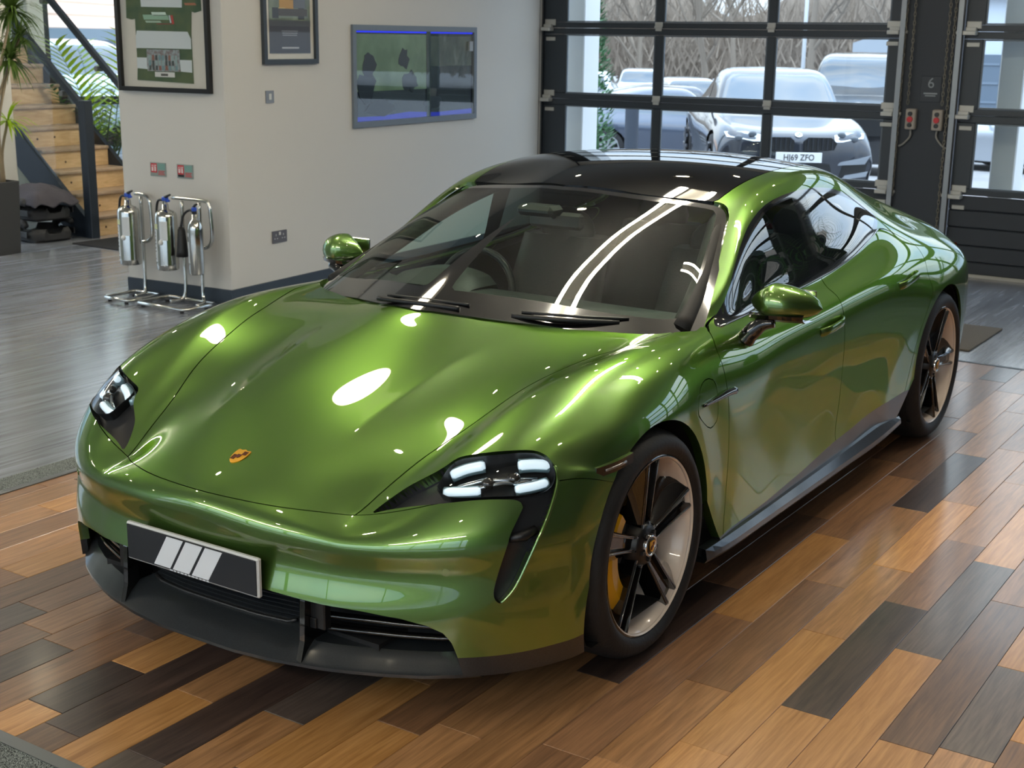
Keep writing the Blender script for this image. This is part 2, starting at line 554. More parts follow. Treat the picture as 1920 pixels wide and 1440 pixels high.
struct(m.build('wall_right', mat('cladding_dark', '#2b3036', .6)))
m = MB()
m.box((3.2, -9.7, CZ / 2), (8.6, .2, CZ))
m.box((-4.6, -9.7, 3.25), (7.0, .2, .6))
m.box((-4.6, -9.7, .10), (7.0, .2, .20))
m.box((-5.03, -9.7, CZ / 2), (1.96, .2, CZ))
struct(m.build('wall_far', mat('far_wall_grey', '#b9c2bf', .75)))
m = MB()
m.box((-6.05, -9.62, CZ / 2), (.20, .16, CZ), ch=.01)
struct(m.build('wall_pier', mat('pier_white', '#eef0ee', .6)))
m = MB()
m.box((-.1, -1.2, CZ + .05), (15.4, 17.2, .1))
struct(m.build('ceiling', CEILM))
# shop windows: behind the camera and beyond the stairs
def window(name, P0, P1, z0, z1, n, hor=()):
    w = bpy.data.objects.new(name, None)
    COL.objects.link(w)
    struct(w)
    P0, P1 = Vector(P0), Vector(P1)
    d = (P1 - P0)
    L = d.length
    a = math.atan2(d.y, d.x)
    for i in range(n + 1):
        m = MB()
        p = P0 + d * (i / n)
        m.box((p.x, p.y, (z0 + z1) / 2), (.07, .09, z1 - z0), rz=a)
        m.build('window_mullion', ANTH, w)
    for z in (z0, z1) + tuple(hor):
        m = MB()
        c = (P0 + P1) / 2
        m.box((c.x, c.y, z), (L, .08, .07), rz=a)
        m.build('window_rail', ANTH, w)
    for i in range(n):
        m = MB()
        c = P0 + d * ((i + .5) / n)
        m.box((c.x, c.y, (z0 + z1) / 2), (L / n - .07, .008, z1 - z0 - .07), rz=a)
        m.build('pane', PANE, w)
    return w
window('window_1', (7.55, -8.5, 0), (7.55, 6.5, 0), .4, 3.15, 9, (1.9,))
window('window_2', (-7.6, -9.66, 0), (-6.23, -9.66, 0), .2, 2.95, 1)
window('window_3', (-4.05, -9.66, 0), (-1.1, -9.66, 0), .2, 2.95, 2)
# ------------------------------------------------------------------ glazed sectional doors
SEC = [.655, 1.285, 1.93, 2.575, 3.22]
def sectional_door(name, y0, y1, cols):
    d = bpy.data.objects.new(name, None)
    COL.objects.link(d)
    struct(d)
    d.location = (WX, (y0 + y1) / 2, 0)
    for k in range(4):
        za, zb = SEC[k], SEC[k + 1]
        lo, hi = za + .052, zb - .058
        for z, h in ((za + .026, .050), (zb - .029, .056)):
            m = MB()
            m.box((WX, (y0 + y1) / 2, z), (.045, y1 - y0, h), ch=.004)
            m.build('section_rail', ANTH, d)
        edges = [y0] + [v for c in cols for v in c] + [y1]
        for i in range(0, len(edges), 2):
            m = MB()
            m.box((WX, (edges[i] + edges[i + 1]) / 2, (lo + hi) / 2), (.045, edges[i + 1] - edges[i], hi - lo), ch=.004)
            m.build('door_stile', ANTH, d)
        for a, b_ in cols:
            m = MB()
            m.box((WX, (a + b_) / 2, (lo + hi) / 2), (.012, b_ - a, hi - lo))
            m.build('pane', PANE, d)
            m = MB()
            for (yc, zc, w_, h_) in (((a + b_) / 2, lo + .006, b_ - a, .012), ((a + b_) / 2, hi - .006, b_ - a, .012), (a + .006, (lo + hi) / 2, .012, hi - lo - .024), (b_ - .006, (lo + hi) / 2, .012, hi - lo - .024)):
                m.box((WX + .006, yc, zc), (.018, w_, h_))
            m.build('glazing_bead', mat('grey_bead', '#5b6670', .4), d)
    for z0_, z1_ in ((.02, .12), (.12, .25), (.25, .395), (.395, .535), (.535, .652)):
        m = MB()
        m.box((WX, (y0 + y1) / 2, (z0_ + z1_) / 2), (.045, y1 - y0, z1_ - z0_ - .006), ch=.006)
        m.build('lower_panel', ANTH2, d)
    m = MB()
    m.box((WX - .012, (y0 + y1) / 2, .335), (.02, y1 - y0, .62))
    m.build('panel_core', ANTH2, d)
    m = MB()
    m.box((WX + .01, (y0 + y1) / 2, .012), (.06, y1 - y0, .024))
    m.build('bottom_seal', mat('pale_seal', '#a8a8a4', .6), d)
    mids = [(cols[i][1] + cols[i + 1][0]) / 2 for i in range(len(cols) - 1)]
    for z in SEC[:-1]:
        for y in mids:
            m = MB()
            m.box((WX + .032, y, z + .036), (.016, .075, .042), ch=.004)
            m.box((WX + .036, y, z - .004), (.012, .060, .034), ch=.003)
            m.cyl((WX + .042, y - .036, z + .012), (WX + .042, y + .036, z + .012), .010, 10)
            m.build('hinge', ZINC, d)
        for y, sg_ in ((y0, 1), (y1, -1)):
            m = MB()
            m.box((WX + .030, y + .07 * sg_, z + .05), (.012, .115, .055), ch=.003)
            m.box((WX + .065, y + .055 * sg_, z - .012), (.085, .10, .034), ch=.005)
            m.box((WX + .045, y + .055 * sg_, z + .018), (.040, .085, .030), ch=.004)
            m.box((WX + .028, y + .075 * sg_, z - .10), (.010, .10, .034), ch=.003)
            m.cyl((WX + .07, y + .01 * sg_, z - .008), (WX + .07, y - .055 * sg_, z - .008), .014, 10)
            m.build('roller_bracket', ZINC, d)
    for y, sg_ in ((y0, -1), (y1, 1)):
        m = MB()
        m.box((WX + .075, y + .035 * sg_, 1.62), (.055, .012, 3.24))
        m.box((WX + .100, y + .020 * sg_, 1.62), (.006, .040, 3.24))
        m.box((WX + .050, y + .020 * sg_, 1.62), (.006, .040, 3.24))
        m.build('roller_track', ALU, d)
    return d
c3 = lambda y0: [(y0, y0 + .96), (y0 + 1.04, y0 + 2.02), (y0 + 2.10, y0 + 3.08)]
sectional_door('door_1', -4.29, -.88, [(-4.05, -3.12), (-3.04, -2.045), (-1.97, -.985)])
sectional_door('door_2', -.385, 3.02, c3(-.235))
sectional_door('door_3', 3.50, 6.60, [(3.65, 4.55), (4.63, 5.5), (5.58, 6.45)])
for i, (a, b_) in enumerate(((-.865, -.405), (3.03, 3.48))):
    m = MB()
    m.box((WX - .02, (a + b_) / 2, CZ / 2), (.14, b_ - a, CZ), ch=.004)
    struct(m.build('trim_%d' % (i + 1), ANTH2))
m = MB()
m.box((WX - .02, -4.34, CZ / 2), (.16, .09, CZ))
struct(m.build('trim_3', ANTH))
# ================================================================== THE CAR: surface
PX=[.945,.940,.925,.895,.872,.840,.795,.735,.660,.575,.490,.410,.25]
PY=[0,.15,.28,.42,.49,.58,.67,.76,.84,.90,.94,.963,.974]
def prow(z0,z1,dx,dxs=0.0):
    r=[]
    for i,(x,y) in enumerate(zip(PX,PY)):
        t=i/12.0; s=max(0,(t-.35)/.65)
        r.append((x+dx*(1-s)+dxs*s,y,z0+(z1-z0)*s))
    return r
def col(xs,ys,zs): return list(zip(xs,ys,zs))
def crow(x,ys,zs,dx=0):  # side rows at constant x
    return [(x,y,z) for y,z in zip(ys,zs)]
ROWS=[
 prow(.165,.165,-.012),
 prow(.25,.27,0),
 prow(.355,.37,0.004,0),
 prow(.45,.475,-.018,0),
 prow(.535,.565,-.008,-.004),
 [(.906,0,.594),(.890,.15,.591),(.862,.275,.587),(.812,.395,.583),(.772,.455,.578),(.742,.56,.60),(.705,.665,.632),(.652,.752,.656),(.592,.822,.668),(.515,.876,.678),(.447,.914,.68),(.375,.948,.672),(.24,.972,.625)],
 [(.73,0,.664),(.722,.14,.664),(.705,.245,.661),(.685,.37,.645),(.655,.48,.637),(.625,.575,.672),(.58,.67,.716),(.527,.757,.744),(.472,.825,.750),(.42,.879,.737),(.375,.921,.71),(.315,.953,.68),(.19,.974,.63)],
 [(.45,0,.770),(.445,.15,.768),(.43,.268,.758),(.41,.42,.745),(.38,.567,.763),(.36,.65,.795),(.33,.735,.817),(.30,.81,.822),(.27,.87,.807),(.25,.92,.777),(.23,.95,.74),(.19,.967,.69),(.12,.974,.62)],
 [(.17,0,.858),(.165,.16,.854),(.155,.295,.837),(.145,.46,.822),(.12,.635,.852),(.10,.72,.878),(.07,.79,.885),(.04,.85,.874),(.02,.9,.846),(0,.94,.80),(0,.962,.755),(0,.973,.70),(0,.975,.6)],
 [(-.02,0,.919),(-.04,.16,.914),(-.07,.30,.900),(-.10,.48,.888),(-.17,.695,.893),(-.2,.76,.908),(-.22,.81,.908),(-.24,.86,.894),(-.26,.905,.855),(-.28,.94,.79),(-.29,.957,.72),(-.3,.962,.64),(-.3,.962,.5)],
 [(-.12,0,.961),(-.15,.16,.951),(-.21,.28,.938),(-.31,.47,.924),(-.46,.69,.910),(-.52,.76,.912),(-.56,.80,.908),(-.58,.845,.893),(-.58,.895,.835),(-.58,.93,.72),(-.58,.938,.52),(-.57,.945,.32),(-.56,.955,.175)],
 [(-.42,0,1.060),(-.45,.17,1.047),(-.51,.32,1.025),(-.60,.51,.985),(-.745,.725,.985),(-.80,.782,.968),(-.85,.803,.935),(-.87,.825,.898),(-.87,.89,.84),(-.87,.93,.72),(-.87,.932,.52),(-.87,.94,.32),(-.87,.955,.175)],
 [(-.73,0,1.195),(-.76,.17,1.186),(-.81,.31,1.172),(-.88,.48,1.145),(-.98,.672,1.114),(-1.04,.737,1.102),(-1.10,.767,1.02),(-1.12,.80,.912),(-1.12,.885,.85),(-1.12,.925,.73),(-1.12,.927,.52),(-1.12,.937,.32),(-1.12,.955,.175)],
 [(-1.03,0,1.29),(-1.06,.15,1.285),(-1.12,.28,1.273),(-1.18,.45,1.258),(-1.22,.607,1.250),(-1.29,.692,1.225),(-1.36,.752,1.075),(-1.38,.80,.917),(-1.38,.885,.855),(-1.38,.925,.74),(-1.38,.927,.52),(-1.38,.937,.32),(-1.38,.955,.175)],
 [(-1.45,0,1.360),(-1.46,.15,1.357),(-1.48,.29,1.350),(-1.50,.44,1.338),(-1.52,.58,1.318),(-1.56,.675,1.27),(-1.60,.745,1.10),(-1.62,.80,.923),(-1.62,.888,.865),(-1.62,.928,.75),(-1.62,.927,.52),(-1.62,.937,.32),(-1.62,.955,.175)],
 crow(-1.87,[0,.15,.29,.43,.565,.665,.737,.80,.895,.935,.93,.94,.955],[1.373,1.371,1.364,1.353,1.335,1.284,1.11,.933,.88,.76,.52,.32,.175]),
 crow(-2.25,[0,.15,.28,.41,.54,.635,.715,.80,.91,.955,.945,.947,.958],[1.350,1.348,1.341,1.329,1.308,1.255,1.11,.965,.90,.775,.52,.32,.175]),
 crow(-2.62,[0,.15,.27,.39,.51,.60,.695,.79,.91,.968,.978,.978,.978],[1.282,1.28,1.273,1.260,1.237,1.180,1.085,.995,.905,.785,.7,.6,.45]),
 crow(-3.05,[0,.15,.27,.38,.49,.58,.68,.78,.90,.968,.978,.978,.978],[1.178,1.175,1.167,1.152,1.125,1.07,1.005,.955,.885,.785,.7,.6,.5]),
 crow(-3.45,[0,.15,.28,.40,.51,.60,.69,.775,.865,.915,.93,.925,.905],[1.065,1.063,1.058,1.045,1.022,.985,.945,.90,.84,.77,.62,.42,.25]),
 [(-3.82,0,.985),(-3.82,.15,.983),(-3.81,.28,.976),(-3.80,.40,.962),(-3.78,.50,.945),(-3.76,.59,.92),(-3.74,.66,.89),(-3.72,.73,.85),(-3.70,.785,.80),(-3.69,.82,.72),(-3.69,.84,.6),(-3.69,.83,.42),(-3.69,.80,.25)],
 [(-3.95,0,.90),(-3.95,.15,.90),(-3.94,.28,.90),(-3.93,.40,.895),(-3.90,.50,.875),(-3.87,.585,.85),(-3.84,.65,.82),(-3.81,.705,.78),(-3.79,.75,.73),(-3.78,.785,.65),(-3.78,.795,.53),(-3.78,.785,.4),(-3.78,.76,.25)],
 [(-4.03,0,.68),(-4.03,.15,.68),(-4.02,.28,.68),(-4.0,.40,.675),(-3.97,.52,.67),(-3.94,.60,.66),(-3.91,.67,.65),(-3.88,.72,.62),(-3.86,.76,.59),(-3.84,.79,.54),(-3.83,.80,.46),(-3.83,.79,.36),(-3.83,.77,.25)],
 [(-3.95,0,.25),(-3.95,.15,.25),(-3.94,.28,.25),(-3.93,.38,.25),(-3.92,.48,.25),(-3.91,.54,.25),(-3.90,.60,.25),(-3.89,.64,.25),(-3.88,.68,.25),(-3.87,.70,.25),(-3.86,.71,.25),(-3.86,.72,.25),(-3.86,.73,.25)],
]

NET = np.array(ROWS, float)
def bsp(n, ts):
    B = np.zeros((len(ts), n))
    for k, t in enumerate(ts):
        i = min(int(np.floor(t)), n - 2)
        f = t - i
        w = [(1 - f) ** 3 / 6, (3 * f ** 3 - 6 * f * f + 4) / 6, (-3 * f ** 3 + 3 * f * f + 3 * f + 1) / 6, f ** 3 / 6]
        for j, ww in zip((i - 1, i, i + 1, i + 2), w):
            if j < 0: B[k, 0] += 2 * ww; B[k, 1] -= ww
            elif j > n - 1: B[k, n - 1] += 2 * ww; B[k, n - 2] -= ww
            else: B[k, j] += ww
    return B
def surface(net, su, sv, it=6, d=.8):
    """smooth B-spline skin through a net of half-car points; returns points, normals, row parameter"""
    nu, nv, _ = net.shape
    C = full = np.concatenate([net[:, :0:-1] * [1, -1, 1], net], 1)
    m = full.shape[1]
    Bu, Bv = bsp(nu, range(nu)), bsp(m, range(m))
    for _ in range(it): C = C + d * (full - np.einsum('ai,bj,ijk->abk', Bu, Bv, C))
    tu = np.linspace(0, nu - 1, (nu - 1) * su + 1)
    tv = np.linspace(nv - 1, m - 1, (nv - 1) * sv + 1)
    Bu, Bv = bsp(nu, tu), bsp(m, tv)
    P = np.einsum('ai,bj,ijk->abk', Bu, Bv, C)
    e = 1e-3
    D = lambda A, B_: np.einsum('ai,bj,ijk->abk', A, B_, C)
    Du = D(bsp(nu, np.clip(tu + e, 0, nu - 1)), Bv) - D(bsp(nu, np.clip(tu - e, 0, nu - 1)), Bv)
    Dv = D(Bu, bsp(m, np.clip(tv + e, 0, m - 1))) - D(Bu, bsp(m, np.clip(tv - e, 0, m - 1)))
    N = np.cross(Dv, Du)
    N /= np.linalg.norm(N, axis=2, keepdims=True) + 1e-12
    P[:, 0, 1] = 0
    N[:, 0, 1] = 0
    return P, N, tu
def sd(P, poly):
    """signed distance of 2-D points to a closed polygon (negative inside)"""
    poly = np.array(poly, float)
    d = np.full(len(P), 1e9)
    ins = np.zeros(len(P), bool)
    for a, b in zip(poly, np.roll(poly, -1, 0)):
        e = b - a
        w = P - a
        t = np.clip((w @ e) / max(e @ e, 1e-12), 0, 1)
        d = np.minimum(d, ((w - t[:, None] * e) ** 2).sum(1))
        c = (a[1] > P[:, 1]) != (b[1] > P[:, 1])
        with np.errstate(divide='ignore', invalid='ignore'):
            ins ^= c & (P[:, 0] < (b[0] - a[0]) * (P[:, 1] - a[1]) / (b[1] - a[1]) + a[0])
    d = np.sqrt(d)
    return np.where(ins, -d, d)
def spl(pts, k=6, closed=False):
    """Catmull-Rom through points"""
    p = np.array(pts, float)
    n = len(p)
    out = []
    for i in range(n if closed else n - 1):
        g = (lambda j: p[j % n]) if closed else (lambda j: p[min(max(j, 0), n - 1)])
        a, b, c, d = g(i - 1), g(i), g(i + 1), g(i + 2)
        for q in range(k):
            t = q / k
            out.append(.5 * (2 * b + (c - a) * t + (2 * a - 5 * b + 4 * c - d) * t * t + (3 * b - a - 3 * c + d) * t ** 3))
    if not closed: out.append(p[-1])
    return [tuple(x) for x in out]
class Sheet:
    def __init__(s, P, N, tu):
        nu, nv = P.shape[:2]
        s.V = P.reshape(-1, 3)
        s.N = N.reshape(-1, 3)
        s.u = np.repeat(tu, nv)
        ix = np.arange(nu * nv).reshape(nu, nv)
        s.F = np.stack([ix[:-1, :-1], ix[:-1, 1:], ix[1:, 1:], ix[1:, :-1]], -1).reshape(-1, 4).tolist()
    def split(s, F, fn, gate=None):
        """cut faces along fn(V,u)=0 -> faces below, faces above"""
        val = fn(s.V, s.u)
        val = np.where(np.abs(val) < 1e-7, 1e-7, val)
        pos = val > 0
        ok = gate(s.V) if gate is not None else None
        lo, hi, cache, nV, nN, nU = [], [], {}, [], [], []
        base = len(s.V)
        for f in F:
            if ok is not None and not all(ok[i] for i in f):
                hi.append(f)
                continue
            c = sum(pos[i] for i in f)
            if c == 0: lo.append(f)
            elif c == len(f): hi.append(f)
            else:
                A, B = [], []
                for i, j in zip(f, f[1:] + f[:1]):
                    (B if pos[i] else A).append(i)
                    if pos[i] != pos[j]:
                        k = (i, j) if i < j else (j, i)
                        if k not in cache:
                            t = val[k[0]] / (val[k[0]] - val[k[1]])
                            nV.append(s.V[k[0]] * (1 - t) + s.V[k[1]] * t)
                            q = s.N[k[0]] * (1 - t) + s.N[k[1]] * t
                            nN.append(q / np.linalg.norm(q))
                            nU.append(s.u[k[0]] * (1 - t) + s.u[k[1]] * t)
                            cache[k] = base + len(nV) - 1
                        A.append(cache[k])
                        B.append(cache[k])
                if len(A) > 2: lo.append(A)
                if len(B) > 2: hi.append(B)
        if nV:
            s.V = np.vstack([s.V, nV])
            s.N = np.vstack([s.N, nN])
            s.u = np.concatenate([s.u, nU])
        return lo, hi
    def region(s, F, ax, poly, gate=None, g=0.0022):
        """inside faces, outside faces, with a shut line of half-width g dropped between"""
        pr = (lambda V: V[:, ax]) if not callable(ax) else ax
        fn = lambda o: (lambda V, u: sd(pr(V), poly) + o)
        if g <= 0: return s.split(F, fn(0), gate)
        a, r = s.split(F, fn(g), gate)
        _, b = s.split(r, fn(-g), gate)
        return a, b
    def panel(s, name, F, m, parent, side='L', rim=0.012, off=0.0, label=None, flip=False, rim_out=0.0):
        """faces -> one mesh object; side L, R or B (both halves joined)"""
        vs, fs, ns = [], [], []
        for sg in ((1,) if side == 'L' else (-1,) if side == 'R' else (1, -1)):
            used = sorted({i for f in F for i in f})
            mp_ = {i: len(vs) + k for k, i in enumerate(used)}
            Q = s.V[used] + s.N[used] * off
            NN = s.N[used] * [1, sg, 1]
            vs += (Q * [1, sg, 1]).tolist()
            for f in F:
                g = [mp_[i] for i in f]
                nn = [NN[k] for k in [mp_[i] - mp_[used[0]] for i in f]]
                if (sg < 0) != flip:
                    g, nn = g[::-1], nn[::-1]
                fs.append(g)
                ns += [(-n_ if flip else n_) for n_ in nn]
            if rim or rim_out:
                cnt = {}
                for f in F:
                    for i, j in zip(f, f[1:] + f[:1]):
                        k = (min(i, j), max(i, j))
                        cnt[k] = None if k in cnt else (i, j)
                for e in cnt.values():
                    if e is None: continue
                    i, j = e
                    if abs(s.V[i][1]) < 1e-6 and abs(s.V[j][1]) < 1e-6: continue
                    d = off - rim if rim else off + rim_out
                    b = [s.V[i] + s.N[i] * off, s.V[j] + s.N[j] * off, s.V[j] + s.N[j] * d, s.V[i] + s.N[i] * d]
                    b = [q * [1, sg, 1] for q in b]
                    o_ = len(vs)
                    vs += [q.tolist() for q in b]
                    g = [o_, o_ + 3, o_ + 2, o_ + 1]
                    n_ = np.cross(b[3] - b[0], b[2] - b[0])
                    n_ = n_ / (np.linalg.norm(n_) + 1e-12)
                    if sg < 0: g, n_ = g[::-1], -n_
                    fs.append(g)
                    ns += [n_] * 4
        of = offs(parent)
        me = bpy.data.meshes.new(name)
        me.from_pydata([(a - of.x, b - of.y, c - of.z) for a, b, c in vs], [], fs)
        me.polygons.foreach_set('use_smooth', [True] * len(fs))
        me.materials.append(m)
        me.normals_split_custom_set([tuple(map(float, n_)) for n_ in ns])
        o = bpy.data.objects.new(name, me)
        COL.objects.link(o)
        o.parent = parent
        if label: o['label'] = label
        return o
# ------------------------------------------------------------------ car paint and trims
PAINT = bpy.data.materials.new('green_metallic_paint')
PAINT.use_nodes = True
_nt = PAINT.node_tree
_b = _nt.nodes['Principled BSDF']
_b.inputs['Base Color'].default_value = (0.140, 0.268, 0.054, 1)
_b.inputs['Metallic'].default_value = 0.92
_b.inputs['Roughness'].default_value = 0.34
_b.inputs['Coat Weight'].default_value = 1.0
_b.inputs['Coat Roughness'].default_value = 0.015
_b.inputs['Coat IOR'].default_value = 1.95
_b.inputs['Specular Tint'].default_value = (0.35, 0.45, 0.25, 1)
BLACKGLOSS = mat('black_gloss', '#0a0a0b', 0.08, coat=1.0)
BLACKSAT = mat('black_satin', '#17181a', 0.38)
BLACKMAT = mat('black_matt', '#0d0d0e', 0.7)
CARBON = mat('dark_carbon', '#1d2022', 0.3, coat=0.6, coat_rough=0.12, noise=(260, 0.5, '#2c3033'))
CHROME = mat('chrome', '#d8dadc', 0.12, 1.0)
RUBBER = mat('tyre_rubber', '#1b1b1d', 0.62, bump=(90, 0.15))
BEIGE = mat('wheel_barrel_paint', '#e3d3c4', 0.28, coat=0.6)
YELLOW = mat('caliper_yellow', '#d9a400', 0.3, coat=0.4)
STEEL = mat('brake_steel', '#4b4a4a', 0.4, 0.8)
GOLD = mat('badge_gold', '#e6ac35', 0.28, 0.75)
DKRED = mat('badge_maroon', '#5a1f10', 0.35)
WSCREEN = glass('windscreen_glass', (0.74, 0.86, 0.80), 1.5, 0.85)
SIDEGL = glass('tinted_glass', (0.14, 0.17, 0.16), 1.52, 2.6)
FRONTGL = glass('side_glass', (0.68, 0.82, 0.78), 1.52, 2.2)
ROOFGL = mat('roof_glass_black', '#050505', 0.02, spec=0.5)
LENSGL = glass('lamp_cover', (0.92, 0.95, 0.96), 1.45, 1.0)
LEDW = mat('led_white', '#eef6fa', .2, coat=1, emit='#dcf2ff', estr=.34)
DASH = mat('dash_leather', '#2a2e2c', 0.55, bump=(160, 0.1))
SEATM = mat('seat_leather', '#17191b', 0.5, bump=(120, 0.1))
WHITEPL = mat('plate_edge_white', '#d9d9d6', 0.4)
SILVER = mat('silver_print', '#e6e8ec', 0.35)

P_, N_, TU_ = surface(NET, 10, 14)
# the two pressed creases that run up the hood
_cx = [-.06, .05, .172, .308, .429, .54, .644, .72]
_cy = [.345, .312, .293, .284, .270, .259, .255, .250]
_t = P_[..., 1] - np.interp(P_[..., 0], _cx, _cy)
_w = np.clip(np.interp(P_[..., 0], [-.05, .16, .50, .70], [0, 1, 1, 0]), 0, 1) * (np.arange(len(TU_)) < 105)[:, None]
_w = _w * _w * (3 - 2 * _w)
_h = .0075 * _w * np.exp(-(np.sqrt(_t ** 2 + .007 ** 2) - .007) / .055)
P_ = P_ + N_ * _h[..., None]
_N2 = np.cross(np.gradient(P_, axis=1), np.gradient(P_, axis=0))
_N2 /= np.linalg.norm(_N2, axis=2, keepdims=True) + 1e-12
_k = np.clip(_h / .0006, 0, 1)[..., None]
N_ = N_ * (1 - _k) + _N2 * _k
N_[:, 0, 1] = 0
N_ /= np.linalg.norm(N_, axis=2, keepdims=True)
S = Sheet(P_, N_, TU_)
car = thing('sports_saloon', 'glossy metallic green sports saloon with yellow brake calipers on the plank floor', 'car')
F0 = S.F
side_y = lambda lo: (lambda V: V[:, 1] > lo)
# wheel arches
for ax_, az_, rr in ((-.005, .357, .387), (-2.9, .362, .385)):
    _, F0 = S.split(F0, lambda V, u: np.hypot(V[:, 0] - ax_, V[:, 2] - az_) - rr - (.06 if ax_ > -1 else .02) * np.clip((az_ - V[:, 2]) / .2, 0, 1) * (V[:, 0] > ax_), side_y(.55))
# ground cut of the slanted rows
_, F0 = S.split(F0, lambda V, u: V[:, 2] - .172, lambda V: (V[:, 0] < .3) & (V[:, 0] > -3.2) & (V[:, 2] < .6))
front = lambda V: V[:, 0] > .28
# lower intake opening
INT = [(-.1, .368), (.0, .368), (.257, .367), (.433, .353), (.55, .347), (.64, .336), (.70, .318), (.735, .297), (.752, .27), (.762, .232), (.775, .16), (.775, .05), (-.1, .05)]
_, F0 = S.region(F0, [1, 2], INT, lambda V: (V[:, 0] > .45) & (V[:, 2] < .48), g=0)
# headlight and tear-shaped duct opening
sz = lambda V: np.stack([-.6 * V[:, 0] + .8 * V[:, 1], V[:, 2]], 1)
szp = lambda L: [(-.6 * p[0] + .8 * p[1], p[2]) for p in L]
HL = [(0.762, 0.494, 0.584), (0.665, 0.54, 0.642), (0.602, 0.613, 0.693), (0.564, 0.652, 0.722), (0.534, 0.715, 0.742), (0.505, 0.777, 0.752), (0.468, 0.829, 0.752), (0.450, 0.861, 0.738),
      (0.447, 0.886, 0.713), (0.462, 0.905, 0.675), (0.512, 0.913, 0.607), (0.556, 0.907, 0.543), (0.603, 0.880, 0.436), (0.626, 0.867, 0.399), (0.649, 0.850, 0.373), (0.664, 0.836, 0.392),
      (0.656, 0.836, 0.436), (0.621, 0.858, 0.567), (0.575, 0.870, 0.632), (0.59, 0.845, 0.648), (0.644, 0.774, 0.650), (0.69, 0.672, 0.635), (0.725, 0.586, 0.614)]
_hs = szp(HL)
HLP = spl(_hs[0:9], 4) + spl(_hs[9:18], 4) + spl(_hs[18:] + _hs[:1], 4)[:-1]
hl_gate = lambda V: (V[:, 0] > .25) & (V[:, 2] > .3) & (V[:, 0] < .9) & (V[:, 1] > .40)
FH, F0 = S.region(F0, sz, HLP, hl_gate, g=0)
LEN = [(0.672, 0.652, 0.662), (0.623, 0.639, 0.688), (0.582, 0.640, 0.709), (0.555, 0.662, 0.724), (0.533, 0.718, 0.738), (0.502, 0.781, 0.747), (0.470, 0.825, 0.747), (0.455, 0.856, 0.736), (0.452, 0.879, 0.718),
       (0.459, 0.894, 0.699), (0.475, 0.901, 0.678), (0.494, 0.899, 0.664), (0.521, 0.889, 0.656), (0.566, 0.859, 0.656), (0.627, 0.797, 0.657), (0.672, 0.712, 0.652), (0.677, 0.683, 0.654)]
LENP = spl(szp(LEN), 4, True)
FLENS, FDUCT = S.region(FH, sz, LENP, None, g=0)
# side skirt strip and splitter ends
skirt = lambda V: np.interp(-V[:, 0], [.3, .76, 1.25, 1.6, 2.03, 2.25, 2.4], [.222, .227, .255, .288, .313, .318, .33])
FSK, F0 = S.split(F0, lambda V, u: V[:, 2] - skirt(V), lambda V: (V[:, 0] < -.3) & (V[:, 0] > -2.75) & (V[:, 2] < .7))
FSP, F0 = S.split(F0, lambda V, u: V[:, 2] - .222, lambda V: (V[:, 0] > .25) & (V[:, 2] < .4))
# windscreen, roof glass, rear window (seen from above)
XY = [0, 1]
WBL = spl([(-.104, -.05), (-.104, .02), (-.136, .148), (-.206, .302), (-.262, .413), (-.320, .53), (-.40, .67), (-.47, .755), (-.555, .808)], 5)
WSL = spl([(-.555, .808), (-.66, .787), (-.836, .733), (-1.033, .675), (-1.15, .638), (-1.195, .61)], 4)[1:]
WTL = spl([(-1.195, .61), (-1.214, .565), (-1.18, .442), (-1.103, .238), (-1.045, .018), (-1.045, -.05)], 5)[1:]
WSP = WBL + WSL + WTL
top = lambda V: (V[:, 2] > .80) & (V[:, 0] < .1) & (V[:, 0] > -1.45)
FWS, F0 = S.region(F0, XY, WSP, top, g=.002)
ROOFP = spl([(-1.02, -.05), (-1.02, .018), (-1.08, .238), (-1.16, .442), (-1.19, .52), (-1.225, .555)], 5) + spl([(-1.30, .560), (-1.58, .566), (-1.9, .555), (-2.15, .52), (-2.28, .42), (-2.33, .2), (-2.335, -.05)], 5)
FRF, F0 = S.region(F0, XY, ROOFP, lambda V: (V[:, 2] > 1.1) & (V[:, 1] < .75), g=.002)
REARP = spl([(-2.36, -.05), (-2.355, .2), (-2.33, .40), (-2.40, .485), (-2.9, .45), (-3.3, .40), (-3.42, .34), (-3.46, .2), (-3.47, -.05)], 5)
FRW, F0 = S.region(F0, XY, REARP, lambda V: (V[:, 2] > .95) & (V[:, 0] < -2.2) & (V[:, 1] < .75), g=.002)
# side windows (seen from the side)
XZ = [0, 2]
SWP = [(-.675, .898)] + spl([(-.69, .906), (-.815, .962), (-.945, 1.047), (-1.097, 1.14), (-1.216, 1.197), (-1.367, 1.240), (-1.56, 1.261), (-1.74, 1.265), (-1.92, 1.259), (-2.128, 1.236), (-2.346, 1.190), (-2.52, 1.135), (-2.60, 1.085)], 4) \
    + spl([(-2.59, 1.062), (-2.50, 1.033), (-2.358, 1.006), (-2.112, .968), (-1.844, .938), (-1.55, .922), (-1.233, .911), (-.961, .902)], 4)
sg = lambda V: (V[:, 1] > .6) & (V[:, 2] > .86) & (V[:, 0] < -.5) & (V[:, 0] > -2.8)
FSW, F0 = S.region(F0, XZ, SWP, sg, g=0)
FSG, FTRIM = S.split(FSW, lambda V, u: sd(V[:, XZ], SWP) + .020)
FQ, FSG = S.split(FSG, lambda V, u: -V[:, 0] - .83)
FG1, r_ = S.split(FSG, lambda V, u: -V[:, 0] - (1.625 - .03 * (V[:, 2] - 1.0)))
FBP, FG2 = S.split(r_, lambda V, u: -V[:, 0] - (1.735 + .10 * (V[:, 2] - 1.0)))
